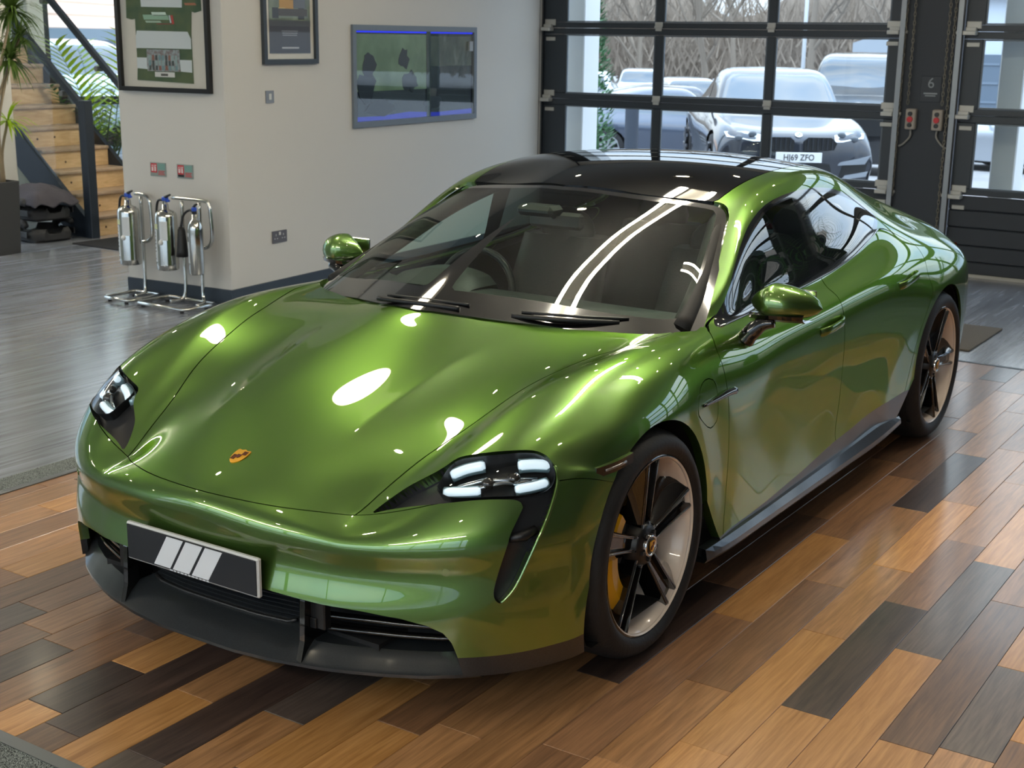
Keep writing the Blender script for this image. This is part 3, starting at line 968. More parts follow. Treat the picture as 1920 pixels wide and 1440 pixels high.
# bumper / hood / wings / doors
FBU, F0 = S.split(F0, lambda V, u: u - 4.985, lambda V: V[:, 0] > .2)
_, F0 = S.split(F0, lambda V, u: u - 5.012, lambda V: V[:, 0] > .2)
HOODP = [(.945, -.05), (.94, .127), (.91, .245), (.87, .338), (.83, .408), (.80, .4465)] \
    + spl([(.775, .4525), (.643, .483), (.531, .512), (.367, .57), (.17, .612), (.038, .647), (-.099, .682), (-.228, .726), (-.33, .757), (-.43, .765), (-.49, .765)], 4) + WBL[::-1]
FHO, F0 = S.region(F0, XY, HOODP, lambda V: (V[:, 0] > -.75) & (V[:, 2] > .5) & (V[:, 1] < .86), g=.0022)
D1 = spl([(-.612, .901), (-.585, .878), (-.560, .846), (-.562, .75), (-.574, .668), (-.584, .5), (-.565, .34), (-.545, .24), (-.55, .12)], 4)
D2 = spl([(-1.70, .12), (-1.64, .26), (-1.625, .329), (-1.673, .468), (-1.677, .644), (-1.660, .79), (-1.662, .862), (-1.70, .905), (-1.715, .93)], 4)
D3 = spl([(-2.35, .12), (-2.40, .28), (-2.46, .42), (-2.53, .56), (-2.62, .68), (-2.665, .755), (-2.645, .83), (-2.695, .90), (-2.72, .95), (-2.60, 1.02), (-2.45, 1.03)], 4)
dg = lambda V: (V[:, 1] > .6) & (V[:, 0] < -.4) & (V[:, 0] > -2.85) & (V[:, 2] < 1.15)
FD1, F0 = S.region(F0, XZ, D1 + D2 + [(-1.3, .97), (-1.0, .95), (-.8, .94)], dg)
FD2, F0 = S.region(F0, XZ, D2[::-1] + D3 + [(-2.2, 1.02), (-1.9, .98)], dg)
FLP = spl([(-.292, .709), (-.335, .772), (-.391, .79), (-.448, .782), (-.476, .75), (-.478, .66), (-.448, .634), (-.394, .634), (-.317, .68)], 4, True)
FFL, F0 = S.region(F0, XZ, FLP, lambda V: (V[:, 1] > .8) & (V[:, 0] < -.2) & (V[:, 0] > -.6) & (V[:, 2] < .86), g=.0016)
FFE, F0 = S.split(F0, lambda V, u: -.598 - V[:, 0], lambda V: (V[:, 2] < .95) & (V[:, 0] > -.7))
# ------------------------------------------------------------------ car: panels
S.panel('front_bumper', FBU, PAINT, car, 'B', rim=.03)
S.panel('hood', FHO, PAINT, car, 'B')
S.panel('roof_panel', FRF, ROOFGL, car, 'B', label='black glass roof panel')
S.panel('rear_window', FRW, SIDEGL, car, 'B', rim=0)
S.panel('body_shell', F0, PAINT, car, 'B')
_wb = np.array([(-.094, 0, .953), (-.150, .2, .944), (-.235, .37, .931), (-.345, .57, .912), (-.455, .73, .900), (-.60, .835, .882)])
_wt = np.array([(-1.050, 0, 1.289), (-1.093, .2, 1.277), (-1.150, .36, 1.262), (-1.190, .48, 1.251), (-1.212, .56, 1.244), (-1.222, .625, 1.232)])
_rows = []
for _t in (-.06, .2, .4, .6, .8, 1.04):
    _bul = np.array([.045, .043, .040, .034, .022, .0])[:, None] * (4 * max(_t, 0) * (1 - min(_t, 1)))
    _rows.append(_wb * (1 - _t) + _wt * _t + _bul * np.array([.34, .0, .94]))
PW, NW, TW = surface(np.array(_rows), 8, 6)
SW = Sheet(PW, NW, TW)
GW = lambda V, u: sd(V[:, XY], WSP) - .012
fw_, _ = SW.split(SW.F, GW)
inner, border = SW.split(fw_, lambda V, u: sd(V[:, XY], WSP) + np.interp(V[:, 0], [-.75, -.2], [.045, .10]))
ws = SW.panel('windscreen', inner, WSCREEN, car, 'B', rim=0, off=-.003)
SW.panel('windscreen_border', border, BLACKGLOSS, ws, 'B', rim=0, off=-.003, label='black printed edge of the windscreen')
for sd_ in ('L', 'R'):
    sgn = 1 if sd_ == 'L' else -1
    S.panel('front_wing', FFE, PAINT, car, sd_, rim=.03)
    dr = S.panel('front_door', FD1, PAINT, car, sd_)
    dr2 = S.panel('rear_door', FD2, PAINT, car, sd_)
    S.panel('charge_flap', FFL, PAINT, car, sd_)
    S.panel('side_skirt', FSK, CARBON, car, sd_, rim=.02, label='dark gloss side skirt')
    S.panel('window_trim', FTRIM, BLACKGLOSS, car, sd_, rim=0)
    S.panel('window_sail', FQ, BLACKGLOSS, car, sd_, rim=0)
    S.panel('window_pillar', FBP, BLACKGLOSS, car, sd_, rim=0)
    S.panel('front_side_window', FG1, FRONTGL, car, sd_, rim=0)
    S.panel('rear_side_window', FG2, SIDEGL, car, sd_, rim=0)
    # bright strip under the side windows
    m = MB()
    pts = [(x, np.interp(-x, [.69, .96, 1.55, 2.11, 2.5], [.827, .815, .80, .79, .752]) + .004, np.interp(-x, [.69, .96, 1.233, 1.55, 1.844, 2.112, 2.358, 2.5], [.899, .90, .908, .919, .935, .965, 1.003, 1.03])) for x in np.linspace(-.70, -2.5, 30)]
    m.tube([(p[0], p[1] * sgn, p[2]) for p in pts], .0045, 6)
    m.build('window_moulding', CHROME, car)
    # headlight: black duct bowl, housing, light bars, projectors, cover
    hd = S.panel('headlight', FLENS, BLACKSAT, car, sd_, rim=0, rim_out=.045, off=-.05, label='four-point headlight behind a clear cover')
    S.panel('headlight_cover', FLENS, LENSGL, hd, sd_, rim=0, off=-.003)
    S.panel('air_duct', FDUCT, mat('duct_grey', '#2a2b2e', .32), car, sd_, rim=0, rim_out=.034, off=-.034, label='black tear-shaped air duct under the headlight')
    lp = lambda px: px
    for a, b, c_, r in (((0.603, 0.639, 0.699), (0.579, 0.675, 0.717), (0.557, 0.722, 0.731), .0135), ((0.514, 0.812, 0.732), (0.481, 0.845, 0.731), (0.448, 0.877, 0.725), .0145),
                     ((0.662, 0.66, 0.667), (0.647, 0.715, 0.673), (0.626, 0.761, 0.677), .012), ((0.563, 0.839, 0.676), (0.521, 0.872, 0.678), (0.482, 0.893, 0.682), .012)):
        m = MB()
        q = []
        for p in (a, b, c_):
            k = np.argmin(((S.V - p) ** 2).sum(1))
            v = np.array(p) - S.N[k] * .022
            q.append((v[0], v[1] * sgn, v[2]))
        pts = spl(q, 4)
        m.tube(pts, [r * .75] + [r] * (len(pts) - 2) + [r * .75], 10)
        lb = m.build('light_bar', LEDW, hd, label='bright white daytime light bar')
        m = MB()
        m.tube([tuple(np.array(p) - np.array([.010, .006 * sgn, .006])) for p in pts], r * 1.45, 10)
        m.build('light_block', mat('lamp_block_ice', '#a9c9d2', .12, .3, coat=1), hd)
    for p in ((0.60, 0.765, 0.705), (0.545, 0.82, 0.706)):
        k = np.argmin(((S.V - p) ** 2).sum(1))
        v = S.V[k] - S.N[k] * .03
        m = MB()
        m.ell((v[0], v[1] * sgn, v[2]), (.020, .020, .017), 16, 10)
        m.build('projector', mat('projector_glass', '#3a3530', 0.05, 0.4, coat=1), hd)
    m = MB()
    for (a, b) in (((0.655, 0.665, 0.682), (0.50, 0.875, 0.700)), ((0.645, 0.70, 0.660), (0.515, 0.865, 0.690))):
        A, Bb = np.array(a), np.array(b)
        pts = []
        for t in np.linspace(0, 1, 6):
            p = A + (Bb - A) * t
            k = np.argmin(((S.V - p) ** 2).sum(1))
            v = S.V[k] - S.N[k] * .027
            pts.append((v[0], v[1] * sgn, v[2]))
        m.tube(pts, .006, 8)
    m.build('reflector_blade', CHROME, hd)
    m = MB()      # bar that bridges the duct
    pts = []
    for p in ((0.62, 0.862, 0.548), (0.59, 0.888, 0.556), (0.556, 0.909, 0.562)):
        k = np.argmin(((S.V - p) ** 2).sum(1))
        v = S.V[k] - S.N[k] * .018
        pts.append((v[0], v[1] * sgn, v[2]))
    m.tube(pts, [.012, .016, .012], 8)
    m.build('duct_bridge', BLACKSAT, car)
    # side marker lamp in the seam ahead of the arch
    m = MB()
    pr = [(.336, .944, .675), (.28, .957, .677), (.23, .965, .68), (.172, .970, .685)]
    for dz, mi in ((.016, 0),):
        G = [[(x, (y - .008) * sgn, z - dz), (x, (y + .009) * sgn, z - dz * .9), (x, (y + .009) * sgn, z + dz * .9), (x, (y - .008) * sgn, z + dz)] for x, y, z in spl(pr, 3)]
        m.grid(G, False)
    m.add(G[0], [(0, 1, 2, 3)])
    m.build('side_marker', mat('smoked_lamp', '#17110f', 0.1, coat=1.0), car)
    m = MB()
    m.tube([(x, (y + .0095) * sgn, z) for x, y, z in spl(pr, 3)[2:-2]], .0045, 6)
    m.build('marker_bar', mat('marker_bar_grey', '#6a5f5c', .2, coat=1), car)
    m = MB()
    q = []
    for p in spl(HL[8:15], 5):
        k = np.argmin(((S.V - p) ** 2).sum(1))
        v = S.V[k] - S.N[k] * .0035
        q.append((p[0] - S.N[k][0] * .003, (p[1] - S.N[k][1] * .003) * sgn, p[2]))
    m.tube(q, .0055, 8)
    m.build('duct_edge', PAINT, car)
    m = MB()
    m.tube(spl([(-.55, .755 * sgn, .90), (-.80, .70 * sgn, 1.005), (-1.05, .625 * sgn, 1.13), (-1.25, .57 * sgn, 1.205), (-1.6, .55 * sgn, 1.27)], 4), .036, 10)
    m.build('pillar_trim', BLACKMAT, car)
    # black vent blade behind the arch
    m = MB()
    pts = spl([(-.345, .951, .718), (-.45, .944, .715), (-.55, .938, .714), (-.612, .936, .711)], 4)
    m.tube([(p[0], p[1] * sgn, p[2]) for p in pts], [.005 + .009 * i / (len(pts) - 1) for i in range(len(pts))], 8)
    m.build('wing_vent_blade', BLACKGLOSS, car)
    # pop-out door handles
    for x0, x1, y, z, pa in ((-1.42, -1.63, .929, .772, dr), (-2.26, -2.49, .950, .832, dr2)):
        m = MB()
        dz = .012 if x0 < -2 else .008
        pts = spl([(x0, y - .01, z - .010), (x0 - .03, y + .014, z), (x0 - .11, y + .022, z + dz), (x1 + .03, y + .018, z + dz * 1.6), (x1, y - .004, z + dz * 1.6)], 4)
        G = []
        for p in pts:
            G.append([(p[0], (p[1] + .006 * math.cos(a)) * sgn, p[2] + .017 * math.sin(a)) for a in np.linspace(0, 2 * PI, 11)[:-1]])
        m.grid(G, True, cv=True)
        m.build('door_handle', PAINT, pa)
    # sill blade that stands out under the doors
    m = MB()
    G = []
    for t in np.linspace(0, 1, 40):
        x = -.40 - 1.98 * t
        o_ = .006 + .016 * (1 - (1 - min(t / .12, 1)) ** 2) * (1 if t < .86 else 1 - (t - .86) / .14 * .5)
        zt = np.interp(t, [0, .2, .6, .86, 1], [.207, .21, .222, .235, .215])
        zb = np.interp(t, [0, .8, .9, 1], [.168, .168, .172, .180])
        G.append([(x, y * sgn, z) for y, z in ((.93, zt + .012), (.955 + o_ * .3, zt + .008), (.955 + o_, zb + .030), (.958 + o_, zb + .012), (.950 + o_, zb), (.90, zb))])
    m.grid(G, False)
    m.build('sill_blade', CARBON, car)
    # parking sensor
    m = MB()
    k = np.argmin(((S.V - (0.748, 0.735, 0.468)) ** 2).sum(1))
    v, n_ = S.V[k] * [1, sgn, 1], S.N[k] * [1, sgn, 1]
    m.cyl(v - n_ * .004, v + n_ * .0016, .0115, 20)
    m.build('parking_sensor', PAINT, car)
    # mirrors
    mr = MB()
    cx, cy, cz = -.865, .985, .962
    G = []
    for i, t in enumerate(np.linspace(-1, 1, 17)):      # along the width, outer end +1
        w = (math.sqrt(max(0, 1 - abs(t) ** 3.0)) if t > -.25 else min(1, max(0, (t + 1) / .72)) ** .62 * .99) if abs(t) < 1 else 0.0
        y = cy + .118 * t
        x = cx - .035 * t - .035 * t * t
        row = []
        for a in np.linspace(0, 2 * PI, 21)[:-1]:
            ca, sa = math.cos(a), math.sin(a)
            dx = (.085 if ca > 0 else .055) * math.copysign(abs(ca) ** .8, ca) * (.35 + .65 * w)
            dz = (.066 if sa > 0 else .055) * math.copysign(abs(sa) ** .85, sa) * w * (1 - (.30 if t > 0 else .05) * t) - .006 * t
            row.append((x + dx * w, y * sgn, cz + dz + .012 * (1 - t * t)))
        G.append(row)
    mr.grid(G, True, cv=True)
    mo = mr.build('door_mirror', PAINT, car)
    m = MB()
    G = []
    for t in np.linspace(-.86, .72, 14):
        w = math.sqrt(max(0, 1 - abs(t) ** 3.2))
        y = cy + .115 * t
        x = cx - .035 * t - .035 * t * t
        G.append([(x + q * .085 * w, y * sgn, cz + h + .010 * (1 - t * t)) for q, h in ((-.55, -.036), (.75, -.024), (.96, -.030), (.90, -.044), (.55, -.056), (-.55, -.060))])
    m.grid(G, False)
    m.build('mirror_underside', BLACKGLOSS, mo)
    m = MB()
    m.tube(spl([(-.80, .985 * sgn, .915), (-.795, .94 * sgn, .905), (-.79, .905 * sgn, .872), (-.79, .885 * sgn, .845)], 4), [.016, .018, .020, .023, .025, .027, .029, .03, .031, .031, .033, .034, .034], 12)
    m.build('mirror_arm', BLACKGLOSS, mo)
    m = MB()
    m.box((cx - .088, (cy) * sgn, cz + .008), (.006, .17, .085), ch=.003)
    m.build('mirror_glass', CHROME, mo)
# ------------------------------------------------------------------ car: nose
LIPX = [.945, .943, .925, .89, .86, .815, .765, .70, .63, .565]
LIPY = [0, .15, .28, .42, .5, .60, .69, .77, .835, .885]
lx = lambda y: float(np.interp(abs(y), LIPY, LIPX))
m = MB()
G = []
for y in np.linspace(-.80, .80, 65):
    a = abs(y)
    t = min(1, max(0, (a - .30) / .06))
    bow = 1 if a < .7 else 1 - (a - .7) / .1 * .3
    din, zin = .115 * (1 - t) + .052 * t, .248 * (1 - t) + .216 * t
    x = lx(y) + .006
    G.append([(x - .30, y, .150), (x - .012, y, .150), (x + .002, y, .157), (x + .002, y, .166), (x - .008, y, .173), (x - .5 * din, y, .173 + (zin - .173) * .52), (x - din, y, zin), (x - din - .10, y, zin + .004)])
m.grid(G, True)
sp = m.build('front_splitter', CARBON, car, label='dark carbon front splitter lip')
sp.data.shade_smooth()
es = sp.modifiers.new('edges', 'EDGE_SPLIT')
es.split_angle = .5
for sd_ in ('L', 'R'): S.panel('splitter_end', FSP, CARBON, car, sd_, rim=.02)
# recess behind the lower intake
m = MB()
G = []
for y in np.linspace(-.79, .79, 41):
    x = lx(y)
    G.append([(x - .03, y, .375), (x - .16, y, .385), (x - .17, y, .17)])
m.grid(G, False)
m.build('intake_recess', BLACKMAT, car)
for sgn in (1, -1):
    for z0 in (.292, .256):
        m = MB()
        G = []
        for a in np.linspace(.385, .745, 14):
            x = lx(a) - .055
            zz = z0 - .05 * max(0, (a - .5)) * (1 if z0 > .28 else .6)
            G.append([(x - .02, a * sgn, zz - .007), (x, a * sgn, zz - .006), (x + .004, a * sgn, zz), (x, a * sgn, zz + .006), (x - .02, a * sgn, zz + .007)])
        m.grid(G, True)
        m.build('intake_slat', BLACKGLOSS, car)
    # upright vane between the centre and the side intake
    m = MB()
    poly = [(lx(.345) + .004, .160), (lx(.345) - .015, .225), (lx(.345) - .02, .345), (lx(.345) - .09, .352), (lx(.345) - .13, .16)]
    m.prism(poly, .018, (0, .355 * sgn + .009, 0), (1, 0, 0), (0, 0, 1))
    m.build('intake_vane', BLACKGLOSS, car, bevel=.004)
    m = MB()
    x = lx(.36) - .035
    m.box((x - .02, .385 * sgn, .30), (.03, .055, .085), ch=.004)
    m.box((x - .005, .375 * sgn, .275), (.012, .022, .03), ch=.002)
    m.build('radar_bracket', BLACKSAT, car)
m = MB()
for k in range(8):
    z = .245 + k * .013
    G = []
    for y in np.linspace(-.285, .285, 15):
        x = lx(y) - .098
        G.append([(x - .012, y, z - .002), (x, y, z - .003), (x + .002, y, z + .001), (x - .012, y, z + .003)])
    m.grid(G, False)
rg = m.build('radiator_ribs', mat('rib_grey', '#23272b', 0.45), car)
m = MB()
pts = [(lx(y) - .088, y, .238 + .012 * (abs(y) > .27)) for y in np.linspace(-.285, .285, 20)]
m.tube(pts, .006, 8)
m.build('radiator_frame', BLACKSAT, car)
# number plate with three slanted silver stripes
pl = MB()
pl.box((.951, 0, .4065), (.016, .524, .115), ch=.004)
plate = pl.build('number_plate', WHITEPL, car, label='dark show plate with three slanted silver stripes')
m = MB()
m.box((.9605, 0, .4065), (.004, .512, .104), ch=.002)
m.build('plate_face', mat('plate_charcoal', '#2a2c31', 0.32), plate)
m = MB()
m.box((.932, 0, .395), (.024, .48, .105), ch=.006)
m.box((.93, 0, .345), (.02, .33, .02), ch=.004)
m.build('plate_holder', BLACKSAT, plate)
for k in range(3):
    y0 = -.145 + .0765 * k
    m = MB()
    m.prism([(y0, .360), (y0 + .066, .360), (y0 + .066 + .0575, .4545), (y0 + .0575, .4545)], .0012, (.9625, 0, 0), (0, 1, 0), (0, 0, 1))
    m.build('plate_stripe', SILVER, plate, label='slanted silver stripe')
m = MB()
for k in range(11):
    m.box((.9628, -.075 + k * .0145, .3555), (.0008, .009 if k % 3 else .012, .004))
m.build('plate_small_print', SILVER, plate)
# crest on the hood
k = np.argmin(((S.V - (.735, 0, .626)) ** 2).sum(1))
bp, bn = S.V[k] * [1, 0, 1], S.N[k] * [1, 0, 1]
bu = np.array([0, 1, 0])
bv = np.cross(bn, bu)          # up the hood
def crest(o, U, Vv, Nn, k, parent, name='crest'):
    U, Vv, Nn = Vector(U), Vector(Vv), Vector(Nn)
    half = [(0, .5), (.18, .44), (.36, .47), (.44, .40), (.46, .1), (.40, -.16), (.26, -.36), (0, -.5)]
    out = [(x, y) for x, y in half] + [(-x, y) for x, y in half[-2:0:-1]]
    out = spl(out, 3, True)
    fl = -1 if U.cross(Vv).dot(Nn) < 0 else 1
    m = MB()
    m.prism([(x * k * .86, y * k) for x, y in out], .003 * fl, o - Nn * .0005, U, Vv)
    c = m.build(name, GOLD, parent)
    m = MB()
    o2 = o + Nn * .0026
    for (x0, x1, y0, y1) in ((.07, .36, .12, .36), (-.36, -.07, -.26, .06)):
        for i in range(3):
            w = (x1 - x0) / 3
            m.prism([((x0 + i * w + .15 * w) * k * .86, y0 * k), ((x0 + i * w + .8 * w) * k * .86, y0 * k), ((x0 + i * w + .8 * w) * k * .86, y1 * k), ((x0 + i * w + .15 * w) * k * .86, y1 * k)], .001 * fl, o2, U, Vv)
    m.prism([(x * k * .24, y * k * .26) for x, y in out], .0012 * fl, o2, U, Vv)
    m.build('crest_detail', DKRED, c)
    return c
crest(Vector(bp), bu, bv, bn, .066, car, 'hood_crest')
# ------------------------------------------------------------------ car: wipers
for pts in ([(-.20, .30, .947), (-.235, .40, .945), (-.30, .50, .938), (-.39, .60, .930)], [(-.118, -.20, .960), (-.105, -.08, .966), (-.104, .04, .968), (-.125, .14, .964)]):
    m = MB()
    p2 = spl(pts, 4)
    m.tube([(a - .02, b, c + .003) for a, b, c in p2], .008, 8)
    m.tube([(a - .05, b + .02, c + .013) for a, b, c in p2], .005, 6)
    m.build('wiper', BLACKSAT, car)
# ------------------------------------------------------------------ car: wheels
def wheel(x, y0, rad, sgn, rot, half, steer=0.0):
    """y0 = plane of the rim lip; sgn = side of the car"""
    Y = lambda d: (y0 - d) * sgn
    c = (x, 0, rad)
    ax = lambda prof: [(r, Y(d)) for r, d in prof]
    m = MB()
    m.lathe(ax([(.270, .02), (.284, -.004), (.300, -.014), (.322, -.012), (.340, .004), (.352, .026), (rad, .055), (rad, half - .055 + .03), (.345, half), (.30, half + .01), (.25, half - .02)]), c, 'y', 72)
    w = m.build('wheel', RUBBER, car, label='black five-spoke wheel with cream barrel')
    w.name = 'wheel'
    m = MB()
    m.lathe(ax([(.276, -.003), (.283, -.002), (.286, .004), (.282, .012), (.272, .013)]), c, 'y', 72)
    m.build('rim_lip', BLACKGLOSS, w)
    m = MB()
    m.lathe(ax([(.2745, .004), (.268, .012), (.262, .022), (.244, .075), (.236, .14), (.238, .2)]), c, 'y', 72)
    m.build('rim_barrel', BEIGE, w, label='cream painted rim barrel')
    m = MB()
    m.lathe(ax([(.276, -.0035), (.2715, -.001), (.2705, .005), (.2745, .008)]), c, 'y', 72)
    m.build('rim_edge', BEIGE, w, label='thin cream line round the rim')
    for k in range(5):
        an = math.radians(rot + 72 * k)
        ca, sa = math.cos(an), math.sin(an)
        m = MB()
        L = [(.030, .030, .018), (.07, .026, .020), (.14, .029, .014), (.21, .034, .008), (.273, .040, .002)]
        G = []
        for r, hw, d in L:
            row = []
            for q, dd in ((-1, .05), (-1.0, .004), (-.90, 0), (-.62, 0), (-.50, .016), (.50, .016), (.62, 0), (.90, 0), (1.0, .004), (1, .05)):
                lat = q * hw
                dep = d + dd + (.02 if abs(q) == 1 and dd == .05 else 0)
                row.append((x + r * ca - lat * sa, Y(dep), rad + r * sa + lat * ca))
            G.append(row)
        m.grid(G, False)
        o = m.build('spoke', BLACKGLOSS, w)
        # wide flank that drops away on one side of the spoke
        m = MB()
        G = []
        for r, hw, d in L[1:]:
            lat0, lat1 = -hw, -hw - .014 - .05 * (r - .07) / .2
            row = [(x + r * ca - l * sa, Y(dd), rad + r * sa + l * ca) for l, dd in ((lat0, d + .006), (lat1, d + .042), (lat1 - .004, d + .07))]
            G.append(row)
        m.grid(G, True)
        m.build('spoke_flank', BLACKGLOSS, w)
        m = MB()
        for q in (-.76, .76):
            m.tube([(x + r * ca - q * hw * sa, Y(d - .0008), rad + r * sa + q * hw * ca) for r, hw, d in L[1:]], .0016, 5)
        m.build('spoke_edge', mat('spoke_silver_edge', '#8c8d8f', 0.25, 0.8), w)
    m = MB()
    m.lathe(ax([(.0, .012), (.052, .012), (.066, .022), (.07, .06)]), c, 'y', 36)
    m.build('wheel_hub', BLACKSAT, w)
    m = MB()
    m.lathe(ax([(.0265, .008), (.0265, .001), (.031, -.001), (.034, .003), (.034, .012)]), c, 'y', 36)
    m.build('hub_cap_ring', CHROME, w)
    m = MB()
    m.lathe(ax([(.0, .001), (.020, .0015), (.0275, .004)]), c, 'y', 30)
    m.build('hub_cap', mat('hub_cap_black', '#15120f', 0.3), w)
    crest(Vector((x, Y(-.0005), rad)), (-sgn, 0, 0), (0, 0, 1), (0, sgn, 0), .036, w, 'hub_crest')
    for k in range(5):
        an = math.radians(rot + 36 + 72 * k)
        m = MB()
        p = (x + .045 * math.cos(an), Y(.012), rad + .045 * math.sin(an))
        m.cyl(p, (p[0], Y(.004), p[2]), .007, 8)
        m.build('wheel_bolt', BLACKSAT, w)
    m = MB()
    m.lathe(ax([(.09, .115), (.205, .115), (.208, .12), (.208, .145), (.09, .15)]), c, 'y', 60)
    m.lathe(ax([(.09, .115), (.085, .07), (.0, .065)]), c, 'y', 36)
    m.build('brake_disc', STEEL, w)
    m = MB()
    G = []
    for t in np.linspace(-62, 44, 22):
        an = math.radians(t)
        e = 1 - .12 * (abs(t + 9) / 53) ** 4
        row = [(x + r * math.cos(an), Y(d), rad + r * math.sin(an)) for r, d in ((.125, .16), (.13, .060), (.15, .034), (.19, .030), (.232 * e, .040), (.236 * e, .16))]
        G.append(row)
    m.grid(G, False)
    for i in (0, -1): m.add(G[i], [tuple(range(6)) if i else tuple(range(5, -1, -1))])
    m.build('brake_caliper', YELLOW, w, label='yellow brake caliper')
    m = MB()
    G = []
    for d in (.16, half + .10):
        pass
    m.lathe([(.40, (y0 - .02) * sgn), (.405, (y0 - .12) * sgn), (.405, (y0 - .36) * sgn), (.05, (y0 - .38) * sgn)], (x, 0, rad + .0), 'y', 48, a0=0, a1=2 * PI)
    for i in range(len(m.v)):
        if m.v[i][2] < .14: m.v[i] = (m.v[i][0], m.v[i][1], .14)
    m.build('wheel_arch_liner', BLACKMAT, car)
    return w
for sgn in (1, -1):
    wheel(0.0, .962, .357, sgn, 18, .262)
    wheel(-2.9, .965, .357, sgn, 38, .30)
# ------------------------------------------------------------------ car: underside, rear lamps, cabin
m = MB()
m.box((-1.45, 0, .19), (2.0, 1.84, .06))
m.box((.35, 0, .20), (.9, 1.10, .06))
m.box((-3.3, 0, .22), (.9, 1.10, .06))
m.box((-.22, 0, .50), (.04, 1.3, .62))
m.build('underbody', BLACKMAT, car)
m = MB()
G = []
for y in np.linspace(-.74, .74, 25):
    x = float(np.interp(abs(y), [0, .5, .74], [-4.005, -3.945, -3.86]))
    G.append([(x + .02, y, .775), (x - .008, y, .78), (x - .008, y, .81), (x + .02, y, .815)])
m.grid(G, False)
m.build('rear_light_strip', mat('rear_lamp_red', '#8c0f12', 0.15, coat=1), car)
for sd_ in ('L', 'R'):
    S.panel('cabin_lining', [f for f in F0 + FD1 + FD2 if all(-3.4 < S.V[i][0] < -.62 for i in f)], BLACKMAT, car, sd_, rim=0, off=-.028)
m = MB()
G = []
for y in np.linspace(-.76, .76, 31):
    a = abs(y)
    x0 = -.20 - .42 * (a / .76) ** 2
    G.append([(x0, y, .90 + .0 * a), (x0 - .12, y, .915 - .03 * a), (x0 - .34 + .1 * a, y, .925 - .02 * a), (-.80, y, .905), (-.85, y, .86), (-.83, y, .74), (-.72, y, .45)])
m.grid(G, True)
da = m.build('dashboard', DASH, car)
m = MB()
G = []
for y in np.linspace(-.56, -.18, 13):
    t = (y + .37) / .19
    h = .055 * math.sqrt(max(0, 1 - t * t))
    G.append([(-.62, y, .912 + h * .2), (-.70, y, .918 + h), (-.84, y, .915 + h), (-.86, y, .88)])
m.grid(G, True)
m.build('instrument_binnacle', DASH, da)
m = MB()
m.tube([(-.96 - .05 * math.cos(a), -.37 + .183 * math.sin(a), .835 + .175 * math.cos(a)) for a in np.linspace(0, 2 * PI, 33)[:-1]], .015, 10, closed=True)
st = m.build('steering_wheel', BLACKSAT, car)
m = MB()
m.ell((-.93, -.37, .835), (.03, .07, .06), 14, 8)
m.box((-.94, -.37, .835), (.02, .34, .035), ch=.006)
m.box((-.94, -.37, .76), (.02, .04, .14), ch=.006)
m.build('steering_spokes', BLACKSAT, st)
for x, y in ((-1.42, .37), (-1.42, -.37), (-2.32, .36), (-2.32, -.36)):
    k = 1 if x > -2 else .93
    m = MB()
    m.box((x + .18, y, .47), (.50, .50, .16), ch=.06)
    se = m.build('seat', SEATM, car, bevel=.03)
    m = MB()
    G = []
    for t in np.linspace(0, 1, 9):
        z = .50 + .50 * t * k
        xx = x - .06 - .20 * t
        w_ = .25 - .05 * t
        G.append([(xx + dx, y + q * w_, z) for q, dx in ((-1, -.03), (-.95, .055), (-.6, .07), (0, .035), (.6, .07), (.95, .055), (1, -.03), (.8, -.07), (0, -.08), (-.8, -.07))])
    m.grid(G, True, cv=True)
    m.add(G[-1], [tuple(range(10))])
    m.build('seat_backrest', SEATM, se)
    m = MB()
    m.ell((x - .26, y, 1.02 * (1 if k == 1 else .985)), (.055, .14, .105), 14, 8)
    m.build('headrest', SEATM, se)
m = MB()
m.box((-.98, 0, 1.165), (.03, .24, .065), ch=.012)
m.tube([(-.96, 0, 1.18), (-.90, 0, 1.225)], .012, 8)
m.box((-.86, 0, 1.215), (.10, .16, .04), ch=.015)
m.build('rear_view_mirror', BLACKSAT, car)
# ================================================================== THINGS IN THE ROOM
# column between the doors: hoist chains, control boxes, notice
colx = WX + .055
def chain(ys, name, label, group):
    t = thing(name, label, 'chain', (colx, ys[0][0], 0), group=group)
    for (y, z0, z1, dx) in ys:
        m = MB()
        n = int((z1 - z0) / .034)
        for i in range(n):
            z = z0 + (i + .5) * (z1 - z0) / n
            q = []
            for k in range(8):
                a = 2 * PI * k / 8
                u, v = .0085 * math.cos(a), .024 * math.sin(a)
                q.append((colx + dx + (u if i % 2 else 0), y + (0 if i % 2 else u), z + v))
            m.tube(q, .0036, 4, closed=True)
        o = m.build('chain_strand', mat('chain_steel', '#8f8b80', 0.4, 0.7), t)
        o['kind'] = 'stuff'
    return t
chain([(-.838, .62, 3.1, .03), (-.768, 1.36, 3.1, .04)], 'hoist_chain', 'steel hoist chain hanging beside the left control box on the column', 'door hoist chains')
chain([(-.452, .30, 3.1, .03), (-.492, 1.36, 3.1, .04)], 'hoist_chain', 'steel hoist chain hanging beside the right control box on the column', 'door hoist chains')
RED = mat('red_plastic', '#c2242b', 0.35)
GREYBOX = mat('grey_control_box', '#a59f97', 0.5)
